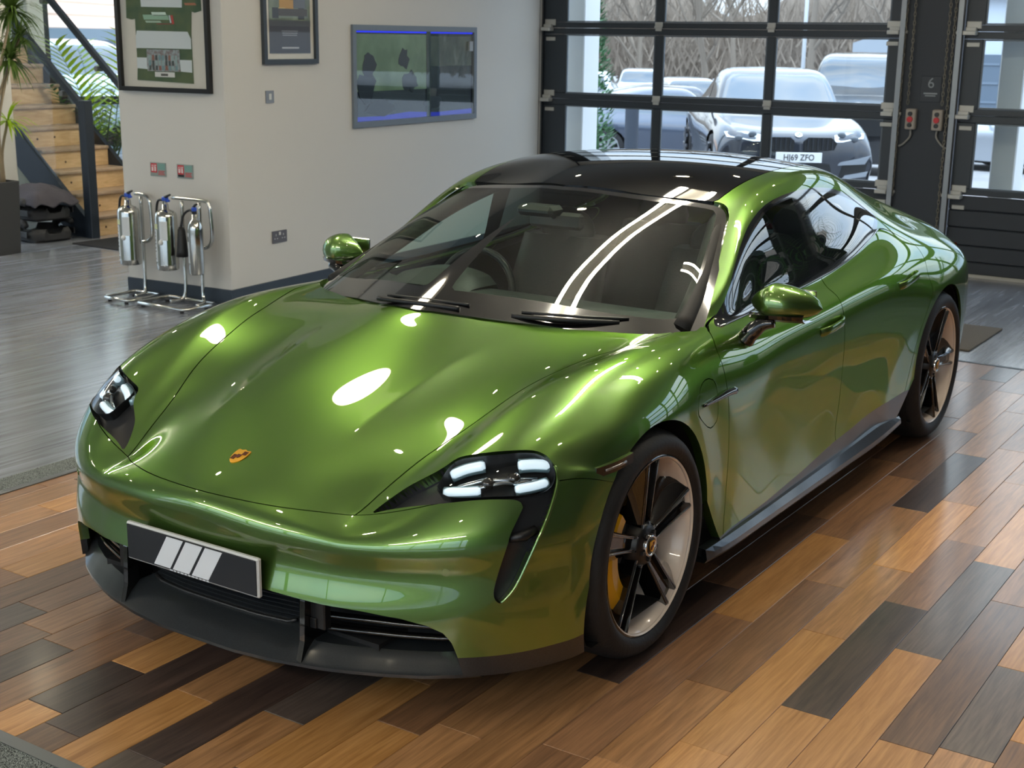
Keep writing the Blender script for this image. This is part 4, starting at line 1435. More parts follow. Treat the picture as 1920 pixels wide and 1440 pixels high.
for y, lab in ((-.735, 'grey control box with red stop button, on the left of the column'), (-.520, 'grey control box with red stop button, on the right of the column')):
    t = thing('door_control_box', lab, 'control box', (colx - .005, y, 1.24), group='door control boxes')
    m = MB()
    m.box((colx + .025, y, 1.24), (.06, .082, .165), ch=.008)
    m.build('box_case', GREYBOX, t)
    for dz, mm, r in ((.045, BLACKSAT, .017), (.0, RED, .023), (-.045, BLACKSAT, .017)):
        m = MB()
        m.cyl((colx + .055, y, 1.24 + dz), (colx + .072, y, 1.24 + dz), r, 16)
        m.build('push_button', mm, t)
    m = MB()
    s_ = 1 if y < -.6 else -1
    m.tube(spl([(colx + .02, y, 1.158), (colx + .02, y, 1.10), (colx + .022, y - .05 * s_, 1.04), (colx + .02, y - .085 * s_, 1.02)], 5), .008, 8)
    m.build('cable', mat('cable_grey', '#8a8a86', .5), t)
t = thing('number_notice', 'dark notice with a pale 6 on the column between the doors', 'sign', (colx - .005, -.605, 1.48))
m = MB()
m.box((colx - .004, -.605, 1.48), (.008, .165, .205), ch=.002)
m.build('notice_board', mat('notice_dark', '#20262e', .4), t)
PALE = mat('notice_pale', '#8f979d', .5)
text_mesh('6', .115, 'notice_number', PALE, frame((colx + .0015, -.605, 1.525), (0, 1, 0), (0, 0, 1)), t, .0006)
m = MB()
m.box((colx + .0005, -.605, 1.446), (.001, .11, .012))
m.box((colx + .0005, -.605, 1.428), (.001, .085, .008))
m.build('notice_lines', PALE, t)
# ---------------- wall B: poster, aquarium-like display window, switch, socket
def frame_on(P, u0, u1, z0, z1, w, d, name, mm, parent):
    for (a, b_, c_, e) in ((u0, u1, z0, z0 + w), (u0, u1, z1 - w, z1), (u0, u0 + w, z0 + w, z1 - w), (u1 - w, u1, z0 + w, z1 - w)):
        m = MB()
        A, Bq = P(a, c_, 0), P(b_, e, 0)
        q = [P(a, c_, .001), P(b_, c_, .001), P(b_, e, .001), P(a, e, .001)]
        r = [P(a, c_, d), P(b_, c_, d), P(b_, e, d), P(a, e, d)]
        m.add(q + r, [(0, 1, 2, 3), (7, 6, 5, 4), (0, 4, 5, 1), (1, 5, 6, 2), (2, 6, 7, 3), (3, 7, 4, 0)])
        m.build(name, mm, parent)
def slab_on(P, poly, d0, d1, name, mm, parent, label=None):
    m = MB()
    A = [P(u, z, d0) for u, z in poly]
    Bq = [P(u, z, d1) for u, z in poly]
    n = len(A)
    m.add(A + Bq, [tuple(range(n - 1, -1, -1)), tuple(range(n, 2 * n))] + [(i, (i + 1) % n, n + (i + 1) % n, n + i) for i in range(n)])
    return m.build(name, mm, parent, label)
def rect(u0, u1, z0, z1): return [(u0, z0), (u1, z0), (u1, z1), (u0, z1)]
CLEAR = glass('picture_glass', (1, 1, 1), 1.45, 0.9)
FRAMEG = mat('picture_frame_grey', '#363e45', .45)
FRAMEK = mat('picture_frame_black', '#121314', .4)
MOUNT = mat('picture_mount', '#d8d4c8', .8)
t = thing('framed_poster', 'tall grey-framed racing poster on the white wall above the light switch', 'poster', on_B(.70, 1.63, 0))
frame_on(on_B, .398, 1.005, 1.636, 2.62, .034, .028, 'frame_bar', FRAMEG, t)
slab_on(on_B, rect(.43, .975, 1.668, 2.59), .002, .006, 'mount', MOUNT, t)
slab_on(on_B, rect(.478, .932, 1.709, 2.54), .006, .009, 'print', mat('poster_slate', '#4a4c54', .6), t, 'dark slate lower half of the print')
slab_on(on_B, rect(.478, .932, 1.90, 2.54), .009, .0105, 'print_picture', mat('poster_olive', '#7d8a72', .6, noise=(9, .9, '#4f5a50')), t)
slab_on(on_B, rect(.478, .932, 1.895, 1.935), .0105, .0115, 'print_picture', mat('poster_track', '#55585c', .6), t)
def pcar(u, z, k):
    for (a, b_, c_, e, col) in ((-.17, .16, .0, .045, '#3a3125'), (-.12, .02, .045, .10, '#b98a2e'), (.02, .14, .05, .13, '#5c6168'), (-.19, -.13, -.015, .05, '#1d1d1d'), (.07, .13, -.02, .05, '#1d1d1d'), (-.05, .05, .10, .15, '#2a2a2a'), (-.15, -.06, .02, .05, '#d3b56a')):
        slab_on(on_B, rect(u + a * k, u + b_ * k, z + c_ * k, z + e * k), .0115, .0125 + .0004 * abs(a), 'print_picture', mat('poster_' + col[1:], col, .6), t)
pcar(.72, 1.965, 1.1)
for i, (z, w_) in enumerate(((1.862, .18), (1.848, .17), (1.834, .16))):
    slab_on(on_B, rect(.70 - w_ / 2, .70 + w_ / 2, z - .003, z + .003), .009, .0098, 'print_text_line', mat('poster_text', '#8d9096', .6), t)
slab_on(on_B, rect(.61, .80, 1.742, 1.753), .009, .0098, 'print_text_line', mat('poster_text2', '#b9bcc2', .6), t)
slab_on(on_B, rect(.43, .975, 1.668, 2.59), .016, .018, 'picture_glass', CLEAR, t)
# display window: recessed tank with blue lights, grey frame
t = thing('display_cabinet', 'grey-framed wall display tank with blue glow and sliding glass', 'display case', on_B(2.33, 1.15, 0))
frame_on(on_B, 1.432, 3.232, 1.150, 1.918, .043, .022, 'frame_bar', mat('tank_frame_grey', '#6c7680', .45), t)
slab_on(on_B, rect(1.47, 3.19, 1.19, 1.88), .0015, .004, 'tank_back', mat('tank_back', '#10142a', .25), t)
slab_on(on_B, rect(1.48, 3.18, 1.862, 1.873), .004, .006, 'tank_lamp', emis('tank_blue', '#2a35ff', .6), t, 'blue strip light along the top')
def blob(u, z, w_, h, col, n, name, lab=None, d=.006, e=0):
    r = random.Random(n)
    pl_ = [(u + w_ * math.cos(a) * r.uniform(.6, 1.05), z + h * math.sin(a) * r.uniform(.55, 1.1)) for a in np.linspace(0, 2 * PI, 15)[:-1]]
    slab_on(on_B, pl_, d, d + .002, name, emis('e_' + col[1:], col, .45) if e else mat('tank_' + col[1:], col, .5), t, lab)
slab_on(on_B, rect(1.49, 2.47, 1.42, 1.85), .004, .005, 'tank_backdrop', mat('tank_green', '#65785a', .35, noise=(3, .9, '#8ea082')), t)
slab_on(on_B, rect(2.50, 3.17, 1.60, 1.84), .004, .005, 'tank_backdrop', mat('tank_olive', '#3c3d3a', .35, noise=(6, .9, '#5c5a50')), t)
slab_on(on_B, [(1.49, 1.195), (3.17, 1.195), (3.17, 1.235), (2.6, 1.225), (2.2, 1.245), (1.8, 1.225), (1.49, 1.23)], .005, .007, 'tank_gravel', emis('tank_gravel_glow', '#2f3ce0', .22), t)  # blue tank light put into the gravel as emission, no lamp here
for i, (u, z, a, b_) in enumerate(((1.66, 1.62, .10, .11), (1.62, 1.45, .15, .16), (2.13, 1.66, .08, .10), (2.22, 1.48, .13, .10), (1.80, 1.29, .26, .07), (2.55, 1.30, .16, .07))):
    blob(u, z, a, b_, '#11142e', i, 'tank_rock')
slab_on(on_B, rect(2.46, 2.52, 1.195, 1.875), .006, .0085, 'tank_divider', mat('tank_divider', '#0e1220', .3), t)
slab_on(on_B, rect(3.10, 3.155, 1.72, 1.80), .006, .03, 'tank_pump', mat('tank_pump', '#9aa0a4', .4), t)
slab_on(on_B, rect(1.475, 2.50, 1.19, 1.878), .012, .014, 'tank_glass', glass('tank_glass', (.95, 1, .97), 1.5, 1.8), t)
slab_on(on_B, rect(2.48, 3.187, 1.19, 1.878), .016, .018, 'tank_glass', glass('tank_glass'), t)
t = thing('light_switch', 'brushed grey light switch below the framed poster', 'switch', on_B(.466, 1.37, 0))
slab_on(on_B, rect(.423, .509, 1.372, 1.457), .0005, .007, 'switch_plate', mat('switch_grey', '#8a8e92', .35, .4), t)
slab_on(on_B, rect(.454, .478, 1.395, 1.436), .007, .011, 'rocker', mat('switch_white', '#d6d6d2', .4), t)
t = thing('wall_socket', 'grey double wall socket low on the white wall', 'socket', on_B(.526, .383, 0))
slab_on(on_B, rect(.445, .607, .383, .469), .0005, .008, 'socket_plate', mat('socket_grey', '#77757a', .35, .5), t)
for u in (.485, .567):
    for du, dz, w_, h in ((0, .016, .006, .014), (-.014, -.010, .012, .006), (.014, -.010, .012, .006)):
        slab_on(on_B, rect(u + du - w_ / 2, u + du + w_ / 2, .424 + dz - h / 2, .424 + dz + h / 2), .008, .0088, 'pin_slot', mat('switch_white'  , '#d6d6d2'), t)
slab_on(on_B, rect(.516, .536, .438, .460), .008, .011, 'rocker', mat('switch_white', '#d6d6d2'), t)
# ---------------- wall A: framed shirt, two signs
t = thing('framed_shirt', 'black-framed green and white hooped rugby shirt above the fire extinguishers', 'framed shirt', on_A(.51, 1.44, 0))
frame_on(on_A, .094, .932, 1.445, 2.62, .030, .035, 'frame_bar', FRAMEK, t)
slab_on(on_A, rect(.12, .905, 1.47, 2.60), .002, .006, 'mount', MOUNT, t)
GRN = mat('shirt_green', '#3d5840', .8, noise=(7, .8, '#5d6a45'), bump=(20, .2))
WHT = mat('shirt_white', '#cfd8da', .8, bump=(20, .2))
slab_on(on_A, [(.258, 1.507), (.772, 1.520), (.764, 1.60), (.764, 1.83), (.764, 1.93), (.80, 1.925), (.845, 1.935), (.835, 2.2), (.17, 2.2), (.165, 1.985), (.22, 1.972), (.252, 1.98), (.262, 1.83)], .006, .012, 'shirt_body', GRN, t)
slab_on(on_A, [(.262, 1.735), (.764, 1.735), (.764, 1.81), (.752, 1.852), (.29, 1.848), (.262, 1.80)], .012, .014, 'shirt_hoop', WHT, t)
slab_on(on_A, [(.264, 1.580), (.364, 1.585), (.370, 1.662), (.262, 1.662)], .012, .014, 'shirt_hoop', WHT, t)
slab_on(on_A, [(.67, 1.595), (.764, 1.600), (.764, 1.672), (.672, 1.672)], .012, .014, 'shirt_hoop', WHT, t)
slab_on(on_A, [(.33, 2.005), (.70, 2.010), (.71, 2.2), (.32, 2.2)], .012, .014, 'shirt_yoke', WHT, t)
for (a, b_, z0_, z1_, col) in ((.45, .68, 1.925, 1.958, '#8fb49a'), (.47, .60, 1.95, 1.975, '#c8ded0'), (.52, .66, 1.905, 1.918, '#9fb8a4'), (.405, .425, 1.90, 1.955, '#b5423a'), (.43, .442, 1.905, 1.955, '#c7d4d8'), (.40, .56, 1.895, 1.90, '#8a3a35'), (.20, .30, 2.02, 2.035, '#a66a4e')):
    slab_on(on_A, [(a, z0_), (b_, z0_), (b_ + .01, z1_), (a + .012, z1_)], .012, .0135, 'shirt_print', mat('shirt_' + col[1:], col, .7), t)
slab_on(on_A, rect(.368, .668, 1.583, 1.728), .014, .016, 'team_photo', mat('photo_brown', '#7a6c68', .5, noise=(40, .9, '#a0b0b4')), t, 'small team photograph in front of the shirt')
r = random.Random(3)
for rowz, hh in ((1.668, .045), (1.632, .045), (1.602, .04)):
    for i in range(9):
        u = .390 + i * .030
        slab_on(on_A, rect(u, u + .02, rowz - .012, rowz + hh * .5), .016, .0165, 'team_photo_figure', mat(*r.choice((('ph1', '#6f9296', .6), ('ph2', '#8fa6a6', .6), ('ph3', '#8a5a4a', .6), ('ph4', '#3f4a48', .6)))), t)
slab_on(on_A, rect(.42, .60, 1.545, 1.578), .014, .0165, 'caption_card', mat('caption_white', '#d8d8d4', .6), t)
slab_on(on_A, rect(.48, .545, 1.552, 1.568), .0165, .017, 'caption_text', mat('caption_dark', '#50504c', .6), t)
slab_on(on_A, rect(.12, .905, 1.47, 2.60), .022, .024, 'picture_glass', CLEAR, t)
SIGNB = mat('sign_silver', '#9aa5a0', .35, .4)
SRED, SGREEN = mat('sign_red', '#c8262e', .5), mat('sign_green', '#7aa39a', .5)
SWH = mat('sign_white', '#e8e8e6', .5)
for u0, lab, blk in ((.556, 'small silver and red fire extinguisher sign, left of the pair', 0), (.305, 'small silver and red fire extinguisher sign with black strip, right of the pair', 1)):
    t = thing('fire_sign', lab, 'sign', on_A(u0 + .075, .86, 0), group='fire extinguisher signs')
    P = lambda u, z, d: on_A(u0 + .148 - u, .86 + z, d)
    def sl(a, b_, c_, e, nm, mm, d=.0045):
        slab_on(P, rect(a, b_, c_, e)[::-1], d - .001, d, nm, mm, t)
    slab_on(P, rect(0, .148, 0, .097)[::-1], .0005, .0035, 'sign_plate', SIGNB, t)
    sl(.008, .064, .026, .090, 'sign_field', SRED)
    sl(.072, .140, .048, .090, 'sign_field', SGREEN)
    if blk: sl(.010, .064, .010, .024, 'sign_field', BLACKSAT)
    for i, (a, b_, c_, e) in enumerate(((.016, .028, .036, .066), (.018, .026, .070, .080), (.036, .040, .036, .082), (.046, .056, .036, .070), (.046, .060, .074, .080))): sl(a, b_, c_, e, 'sign_symbol', SWH, .0055)
    for i in range(4): sl(.074 + .004 * (i % 2), .138 - .006 * (i % 3), .012 + i * .008, .016 + i * .008, 'sign_text_line', SRED)
# ---------------- fire extinguishers on chrome stands
INOX = mat('polished_steel', '#c9c9c4', .14, 1.0)
BLUE = mat('blue_plastic', '#2f57c4', .4)
LBL = mat('label_white', '#d4dade', .5)
LBLK = mat('label_dark', '#3f4a52', .5)
LBLY = mat('label_yellow', '#d5dcae', .5)
CO2B = mat('hose_black', '#151517', .5)
def stand(xb, y0, y1, label, posts, loops):
    t = thing('extinguisher_stand', label, 'stand', (xb, (y0 + y1) / 2, 0), group='chrome extinguisher stands')
    rr = .013
    m = MB()
    xf = xb + .30
    m.tube([(xb, y0 + .02, .028), (xb + .02, y0, .028), (xf - .03, y0, .028), (xf, y0 + .03, .028), (xf, y1 - .03, .028), (xf - .03, y1, .028), (xb + .02, y1, .028), (xb, y1 - .02, .028)], rr, 10, closed=True)
    m.build('base_loop', INOX, t)
    for i, y in enumerate((y0 + .05, y1 - .05)):
        for xx in (xb + .06, xf - .02):
            m = MB()
            m.cyl((xx, y, 0), (xx, y, .018), .014, 10)
            m.build('foot', CO2B, t)
    for (ya, dy) in posts:
        m = MB()
        m.tube(spl([(xb + .14, ya + dy, .030), (xb + .05, ya + dy * .6, .034), (xb + .022, ya, .09), (xb + .02, ya, .30), (xb + .02, ya, .72)], 6), rr, 10)
        m.build('upright', INOX, t)
    for (ya, yb, zt, zb) in loops:
        m = MB()
        m.tube(spl([(xb + .02, ya, zt), (xb + .022, yb - .06, zt), (xb + .022, yb - .012, zt - .03), (xb + .022, yb, zt - .09), (xb + .022, yb + .006, zb + .08), (xb + .022, yb - .03, zb + .015), (xb + .03, yb - .09, zb)], 5), rr, 10)
        m.build('hanging_loop', INOX, t)
    return t
stand(-3.125, -4.87, -4.60, 'chrome tube stand of the single leftmost fire extinguisher', [(-4.74, .03)], [(-4.80, -4.645, .735, .40)])
stand(-3.125, -4.53, -4.05, 'wide chrome tube stand carrying two fire extinguishers', [(-4.33, -.03), (-4.16, .06)], [(-4.42, -4.055, .735, .41)])
def extinguisher(y, label, x=-2.985, z0=.255, z1=.655, r=.076):
    t = thing('fire_extinguisher', label, 'fire extinguisher', (x, y, z0), group='polished fire extinguishers')
    m = MB()
    m.lathe([(0, z0), (r - .006, z0), (r - .001, z0 + .006), (r - .001, z0 + .03), (r + .001, z0 + .034), (r, z0 + .04), (r, z1 - .035), (r * .93, z1 - .012), (r * .72, z1 + .004), (r * .42, z1 + .013), (.024, z1 + .018), (.022, z1 + .05), (.0, z1 + .05)], (x, y, 0), 'z', 36)
    m.build('cylinder', INOX, t)
    a0, a1 = -.95, -.05
    for nm, za, zb, b0, b1, mm in (('label', z0 + .06, z1 - .12, a0, a1 - .12, LBL), ('label_band', z1 - .115, z1 - .08, a0, a1, LBLY), ('inspection_tag', z1 - .19, z1 - .06, a1 + .25, a1 + .95, LBL)):
        m = MB()
        k = 1.010 if nm != 'inspection_tag' else 1.03
        m.grid([[(x + k * r * math.cos(a), y + k * r * math.sin(a), zz) for zz in (za, zb)] for a in np.linspace(b0, b1, 9)], True)
        m.build(nm, mm, t)
    m = MB()
    rz = random.Random(5)
    for i in range(8):
        zz = z1 - .135 - i * .026
        w0 = a0 + .12 + (i % 2) * .04
        m.grid([[(x + 1.016 * r * math.cos(a), y + 1.016 * r * math.sin(a), q) for q in (zz - .014 + .006 * (i % 2), zz)] for a in np.linspace(w0, w0 + .22 + .25 * rz.random(), 5)], True)
    m.build('label_print', LBLK, t)
    m = MB()
    m.box((x, y, z1 + .07), (.03, .028, .045), ch=.004)
    m.build('valve', INOX, t)
    m = MB()
    m.tube([(x + .005, y - .015, z1 + .085), (x + .015, y + .03, z1 + .105), (x + .03, y + .085, z1 + .122)], [.011, .010, .007], 8)
    m.build('lever', CO2B, t)
    m = MB()
    m.box((x + .006, y + .008, z1 + .088), (.036, .04, .030), ch=.006)
    m.tube([(x, y, z1 + .07), (x + .01, y + .05, z1 + .078)], .009, 8)
    m.build('safety_clip', BLUE, t)
    m = MB()
    m.tube(spl([(x, y - .015, z1 + .075), (x - .005, y - .07, z1 + .07), (x - .01, y - .098, z1 + .01), (x, y - .094, z1 - .1), (x, y - .088, z1 - .30)], 5), .0085, 8)
    m.build('hose', CO2B, t)
    m = MB()
    m.ell((x + r * math.cos(.25) * 1.02, y + r * math.sin(.25) * 1.02, z1 - .205), (.012, .018, .018), 12, 8)
    m.build('gauge', mat('gauge_white', '#dfe0dd', .3), t)
extinguisher(-4.74, 'polished steel fire extinguisher with blue clip, leftmost of the three')
extinguisher(-4.365, 'polished steel fire extinguisher with blue clip, middle of the three')
x, y, z0, z1, r = -2.985, -4.085, .25, .555, .052
t = thing('fire_extinguisher', 'slimmer polished gas fire extinguisher with black horn, rightmost of the three', 'fire extinguisher', (x, y, z0), group='polished fire extinguishers')
m = MB()
m.lathe([(0, z0), (r - .004, z0), (r, z0 + .008), (r, z1), (r * .92, z1 + .03), (r * .66, z1 + .058), (.02, z1 + .07), (.018, z1 + .105), (0, z1 + .105)], (x, y, 0), 'z', 32)
m.build('cylinder', INOX, t)
m = MB()
m.grid([[(x + 1.012 * r * math.cos(a), y + 1.012 * r * math.sin(a), zz) for zz in (z0 + .08, z1 - .02)] for a in np.linspace(-1.0, -.15, 8)], True)
m.build('label', LBL, t)
m = MB()
m.grid([[(x + 1.02 * r * math.cos(a), y + 1.02 * r * math.sin(a), zz) for zz in (z1 - .08, z1 - .045)] for a in np.linspace(-.95, -.25, 6)], True)
m.build('label_print', LBLK, t)
m = MB()
m.tube(spl([(x, y, z1 + .10), (x - .02, y - .06, z1 + .125), (x - .01, y - .115, z1 + .09), (x + .005, y - .13, z1 + .01)], 5), .009, 8)
m.build('hose', CO2B, t)
m = MB()
m.lathe([(0, .36), (.044, .36), (.038, .40), (.026, .54), (.018, .562), (0, .565)], (x + .005, y - .128, 0), 'z', 24)
m.build('horn', CO2B, t)
m = MB()
m.box((x, y, z1 + .125), (.028, .026, .05), ch=.004)
m.tube([(x, y - .012, z1 + .145), (x + .012, y + .022, z1 + .168), (x + .02, y + .05, z1 + .178)], [.010, .009, .006], 8)
m.build('lever', CO2B, t)
m = MB()
m.box((x + .006, y + .004, z1 + .138), (.032, .03, .028), ch=.006)
m.build('safety_clip', BLUE, t)
# ---------------- floor mats
m = MB()
m.box((-5.3, -.05, .006), (.80, 1.30, .012), ch=.004)
tag(m.build('door_mat', mat('mat_taupe', '#5b554c', .95, bump=(180, .6))), 'brown-grey door mat on the dark floor behind the car', 'mat')
m = MB()
m.box((-5.0, -6.86, .005), (1.15, .62, .010), ch=.003)
tag(m.build('door_mat', mat('mat_black', '#1c1d20', .95, bump=(180, .6))), 'black mat at the foot of the wooden stairs', 'mat')
# ---------------- staircase
STW = wood('stair_pine', '#dcbd92', '#bb986a', rough=.45, coat=.1, sc=(2, 2, 10))
STW2 = wood('stair_tread', '#bda68e', '#957e68', rough=.4, coat=.15, sc=(2, 12, 2))
NAVY = mat('stair_navy_steel', '#202a36', .45)
st = thing('staircase', 'wooden staircase with dark steel stringers, newel post and glass balustrade', 'staircase', (-5.25, -7.35, 0))
R_, G_ = .19, .225
SX0, SX1, SY = -4.83, -5.62, -7.36
for i in range(9):
    y, z = SY - G_ * i, R_ * i
    m = MB()
    m.box(((SX0 + SX1) / 2, y - .012, z + R_ / 2 - .012), (SX0 - SX1, .022, R_ - .026))
    m.build('riser', STW, st)
    m = MB()
    m.box(((SX0 + SX1) / 2, y - G_ / 2 + .006, z + R_ - .018), (SX0 - SX1, G_ + .035, .034), ch=.008)
    m.build('tread', STW2, st)
    if i in (0, 1, 2, 3, 4):
        m = MB()
        for kx in ((-.22, .07), (.12, .06)) if i % 2 else ((.05, .09), (.25, .08)):
            m.cyl(((SX0 + SX1) / 2 + kx[0], y + .0002, z + kx[1]), ((SX0 + SX1) / 2 + kx[0], y + .0016, z + kx[1]), .011, 10)
        m.build('wood_knot', mat('knot_brown', '#4a321e', .6), st)
sl_ = R_ / G_
def stringer(x, lo, hi, y_start, n=9, name='stringer', mm=NAVY, thick=.05, parent=st):
    ye = SY - G_ * n
    za = lambda y, o: max(0.0, (SY - y) * sl_ + o)
    poly = [(y_start, za(y_start, hi)), (ye, za(ye, hi)), (ye, za(ye, lo)), (SY + lo / sl_ if lo < 0 else SY, 0.0)]
    if lo < 0: poly[3] = (SY - (-lo) / sl_, 0.0); poly.append((y_start, 0.0))
    m = MB()
    m.prism([(p[0], p[1]) for p in poly], thick, (x - thick / 2, 0, 0), (0, 1, 0), (0, 0, 1))
    return m.build(name, mm, parent)
stringer(SX0 + .03, -.22, .15, SY + .02)
stringer(SX1 - .03, -.22, .15, SY + .20)
m = MB()
m.box((SX0 + .035, SY + .03, .62), (.095, .095, 1.24), ch=.006)
m.build('newel_post', NAVY, st)
BALG = glass('balustrade_glass', (.90, .93, .94), 1.5, 1.0)
def rail(x, y0, y1, off0):
    z = lambda y: (SY - y) * sl_ + off0
    m = MB()
    n = 2
    m.prism([(y0, z(y0)), (y1, z(y1)), (y1, z(y1) - .075), (y0, z(y0) - .075)], .045, (x - .022, 0, 0), (0, 1, 0), (0, 0, 1))
    m.build('handrail', NAVY, st)
    m = MB()
    m.prism([(y0, z(y0) - .08), (y1, z(y1) - .08), (y1, z(y1) - 1.12), (y0, z(y0) - 1.12)], .012, (x - .006, 0, 0), (0, 1, 0), (0, 0, 1))
    m.build('balustrade_pane', BALG, st)
    for yy in np.arange(y0 - .22, y1, -.75):
        m = MB()
        m.cyl((x + .04, yy, z(yy) - .13), (x - .04, yy, z(yy) - .13), .026, 14)
        m.build('glass_clamp', ALU, st)
rail(SX0 + .035, SY - .02, SY - G_ * 9, 1.22)
rail(SX1 - .03, SY + .95, SY - G_ * 9, .97)
# ---------------- planters
POTM = mat('planter_graphite', '#3a3b3c', .55)
def leaf(name, c1, c2, thin):
    """leaf that lets some light through"""
    m = mat(name, c1, .5, noise=(3, .8, c2))
    nt = m.node_tree
    b = nt.nodes['Principled BSDF']
    o = [n for n in nt.nodes if n.type == 'OUTPUT_MATERIAL'][0]
    tr = nt.nodes.new('ShaderNodeBsdfTranslucent')
    tr.inputs[0].default_value = lin(c1)
    mx = nt.nodes.new('ShaderNodeMixShader')
    mx.inputs[0].default_value = thin
    nt.links.new(b.outputs[0], mx.inputs[1])
    nt.links.new(tr.outputs[0], mx.inputs[2])
    nt.links.new(mx.outputs[0], o.inputs[0])
    return m
LEAF = leaf('leaf_dark_green', '#47602a', '#6a8636', .3)
LEAF2 = leaf('leaf_lime', '#b5d22c', '#86b02a', .5)
LEAF3 = leaf('palm_green', '#3f7040', '#6b9042', .35)
STEM = mat('plant_stem', '#8d7f68', .8, bump=(40, .4))
def blade(m, base, d, L, w, droop, n=6, mi=0):
    d = Vector(d).normalized()
    side = d.cross(Vector((0, 0, 1)))
    if side.length < .05: side = Vector((1, 0, 0))
    side.normalize()
    p = Vector(base)
    V = []
    for i in range(n + 1):
        t = i / n
        ww = w * (1 - t ** 1.6) * min(1, .45 + 2.5 * t)
        V += [p - side * ww, p + side * ww]
        d = (d + Vector((0, 0, -droop / n))).normalized()
        p = p + d * (L / n)
    m.add(V, [(2 * i, 2 * i + 1, 2 * i + 3, 2 * i + 2) for i in range(n)], True, mi)
def rosette(m, c, n, L, w, rnd, up=.35, droop=1.3):
    for i in range(n):
        a = rnd.uniform(0, 2 * PI)
        e = rnd.uniform(-.35, 1.3)
        blade(m, c, (math.cos(a) * math.cos(e), math.sin(a) * math.cos(e), math.sin(e) + up * .2), L * rnd.uniform(.65, 1.1), w, droop * rnd.uniform(.6, 1.4))
rn = random.Random(4)
t = thing('potted_dracaena', 'tall spiky-leaved plant in a square graphite planter at the foot of the stairs', 'plant', (-3.72, -7.20, 0))
m = MB()
px, py = -3.72, -7.20
m.add([(px + sx * .11, py + sy * .11, 0) for sx, sy in ((-1, -1), (1, -1), (1, 1), (-1, 1))] + [(px + sx * .13, py + sy * .13, .615) for sx, sy in ((-1, -1), (1, -1), (1, 1), (-1, 1))]
      + [(px + sx * .115, py + sy * .115, .615) for sx, sy in ((-1, -1), (1, -1), (1, 1), (-1, 1))] + [(px + sx * .110, py + sy * .110, .575) for sx, sy in ((-1, -1), (1, -1), (1, 1), (-1, 1))],
      [(3, 2, 1, 0)] + [(a + i, a + (i + 1) % 4, a + 4 + (i + 1) % 4, a + 4 + i) for a in (0, 4, 8) for i in range(4)] + [(12, 13, 14, 15)])
m.build('planter', POTM, t, bevel=.006)
heads = [((-3.93, -7.27), 1.10, 34, .32), ((-4.03, -7.31), 1.60, 120, .36), ((-4.10, -7.33), 2.00, 130, .40), ((-4.22, -7.42), 1.78, 70, .34), ((-3.86, -7.30), 2.30, 90, .40)]
for i, ((hx, hy), hz, n, L) in enumerate(heads):
    m = MB()
    m.tube(spl([(px - .07 + .02 * (i - 2), py - .01 + .015 * (i - 2), .57), (px - .10 + .01 * i, py - .03, .57 + (hz - .57) * .5), (hx, hy, hz)], 5), .012, 8)
    sm_ = m.build('plant_cane', STEM, t)
    m = MB()
    rosette(m, (hx, hy, hz), n, L, .013, rn)
    o = m.build('leaf_crown', LEAF if i else LEAF2, sm_)
    o['kind'] = 'stuff'
def palm(loc, label, hgt, fronds, spread, mm, seed, name='potted_palm', wide=1.0):
    r = random.Random(seed)
    t = thing(name, label, 'plant', loc)
    m = MB()
    m.lathe([(0, 0), (.13, 0), (.17, .30), (.155, .30), (.15, .27), (0, .27)], loc, 'z', 24)
    m.build('plant_pot', POTM, t)
    for i in range(fronds):
        a = 2 * PI * i / fronds + r.uniform(-.3, .3)
        q = [Vector(loc) + Vector((0, 0, .27))]
        d = Vector((math.cos(a) * .25, math.sin(a) * .25, 1)).normalized()
        L = hgt * r.uniform(.75, 1.05)
        for k in range(12):
            d = (d + Vector((math.cos(a) * .075 * spread, math.sin(a) * .075 * spread, -.045 * spread))).normalized()
            q.append(q[-1] + d * (L / 12))
        m = MB()
        m.tube(q, [.008 - .0005 * k for k in range(13)], 5)
        fr = m.build('frond_stem', LEAF3, t)
        m = MB()
        for k in [4 + .5 * q_ for q_ in range(17)]:
            k = min(int(k), 12) if k == int(k) else k
            k1 = int(k)
            base_ = q[k1] if k == k1 else (q[k1] + q[k1 + 1]) / 2
            k = k1
            dd = (q[k] - q[k - 1]).normalized()
            s_ = dd.cross(Vector((0, 0, 1))).normalized()
            for s2 in (-1, 1):
                blade(m, base_, dd * .55 + s_ * s2 * .8 + Vector((0, 0, .15)), .26 * hgt / 1.6 * (1.25 - abs(k - 8) * .07) * (wide ** .5), .019 * wide, .8 / wide, 4)
        o = m.build('frond_leaflets', mm, fr)
        o['kind'] = 'stuff'
palm((-6.42, -8.95, 0), 'lime green upright palm by the window beyond the stairs', 1.62, 6, .32, LEAF2, 5, wide=1.7)
palm((-6.7, -8.45, 0), 'dark green arching palm between the stairs and the white wall', 1.25, 9, 1.2, LEAF3, 8)
palm((-5.98, -8.55, 0), 'slender palm beside the white window pier behind the stairs', 1.30, 7, .45, LEAF3, 11)
palm((-6.7, 2.6, 0), 'tall palm inside the second glazed door', 2.1, 9, .8, LEAF3, 15)
# white pier behind the planter and pillar by the window
m = MB()
m.box((-4.36, -8.05, CZ / 2), (.24, .24, CZ))
struct(m.build('wall_pier', WHITEW))
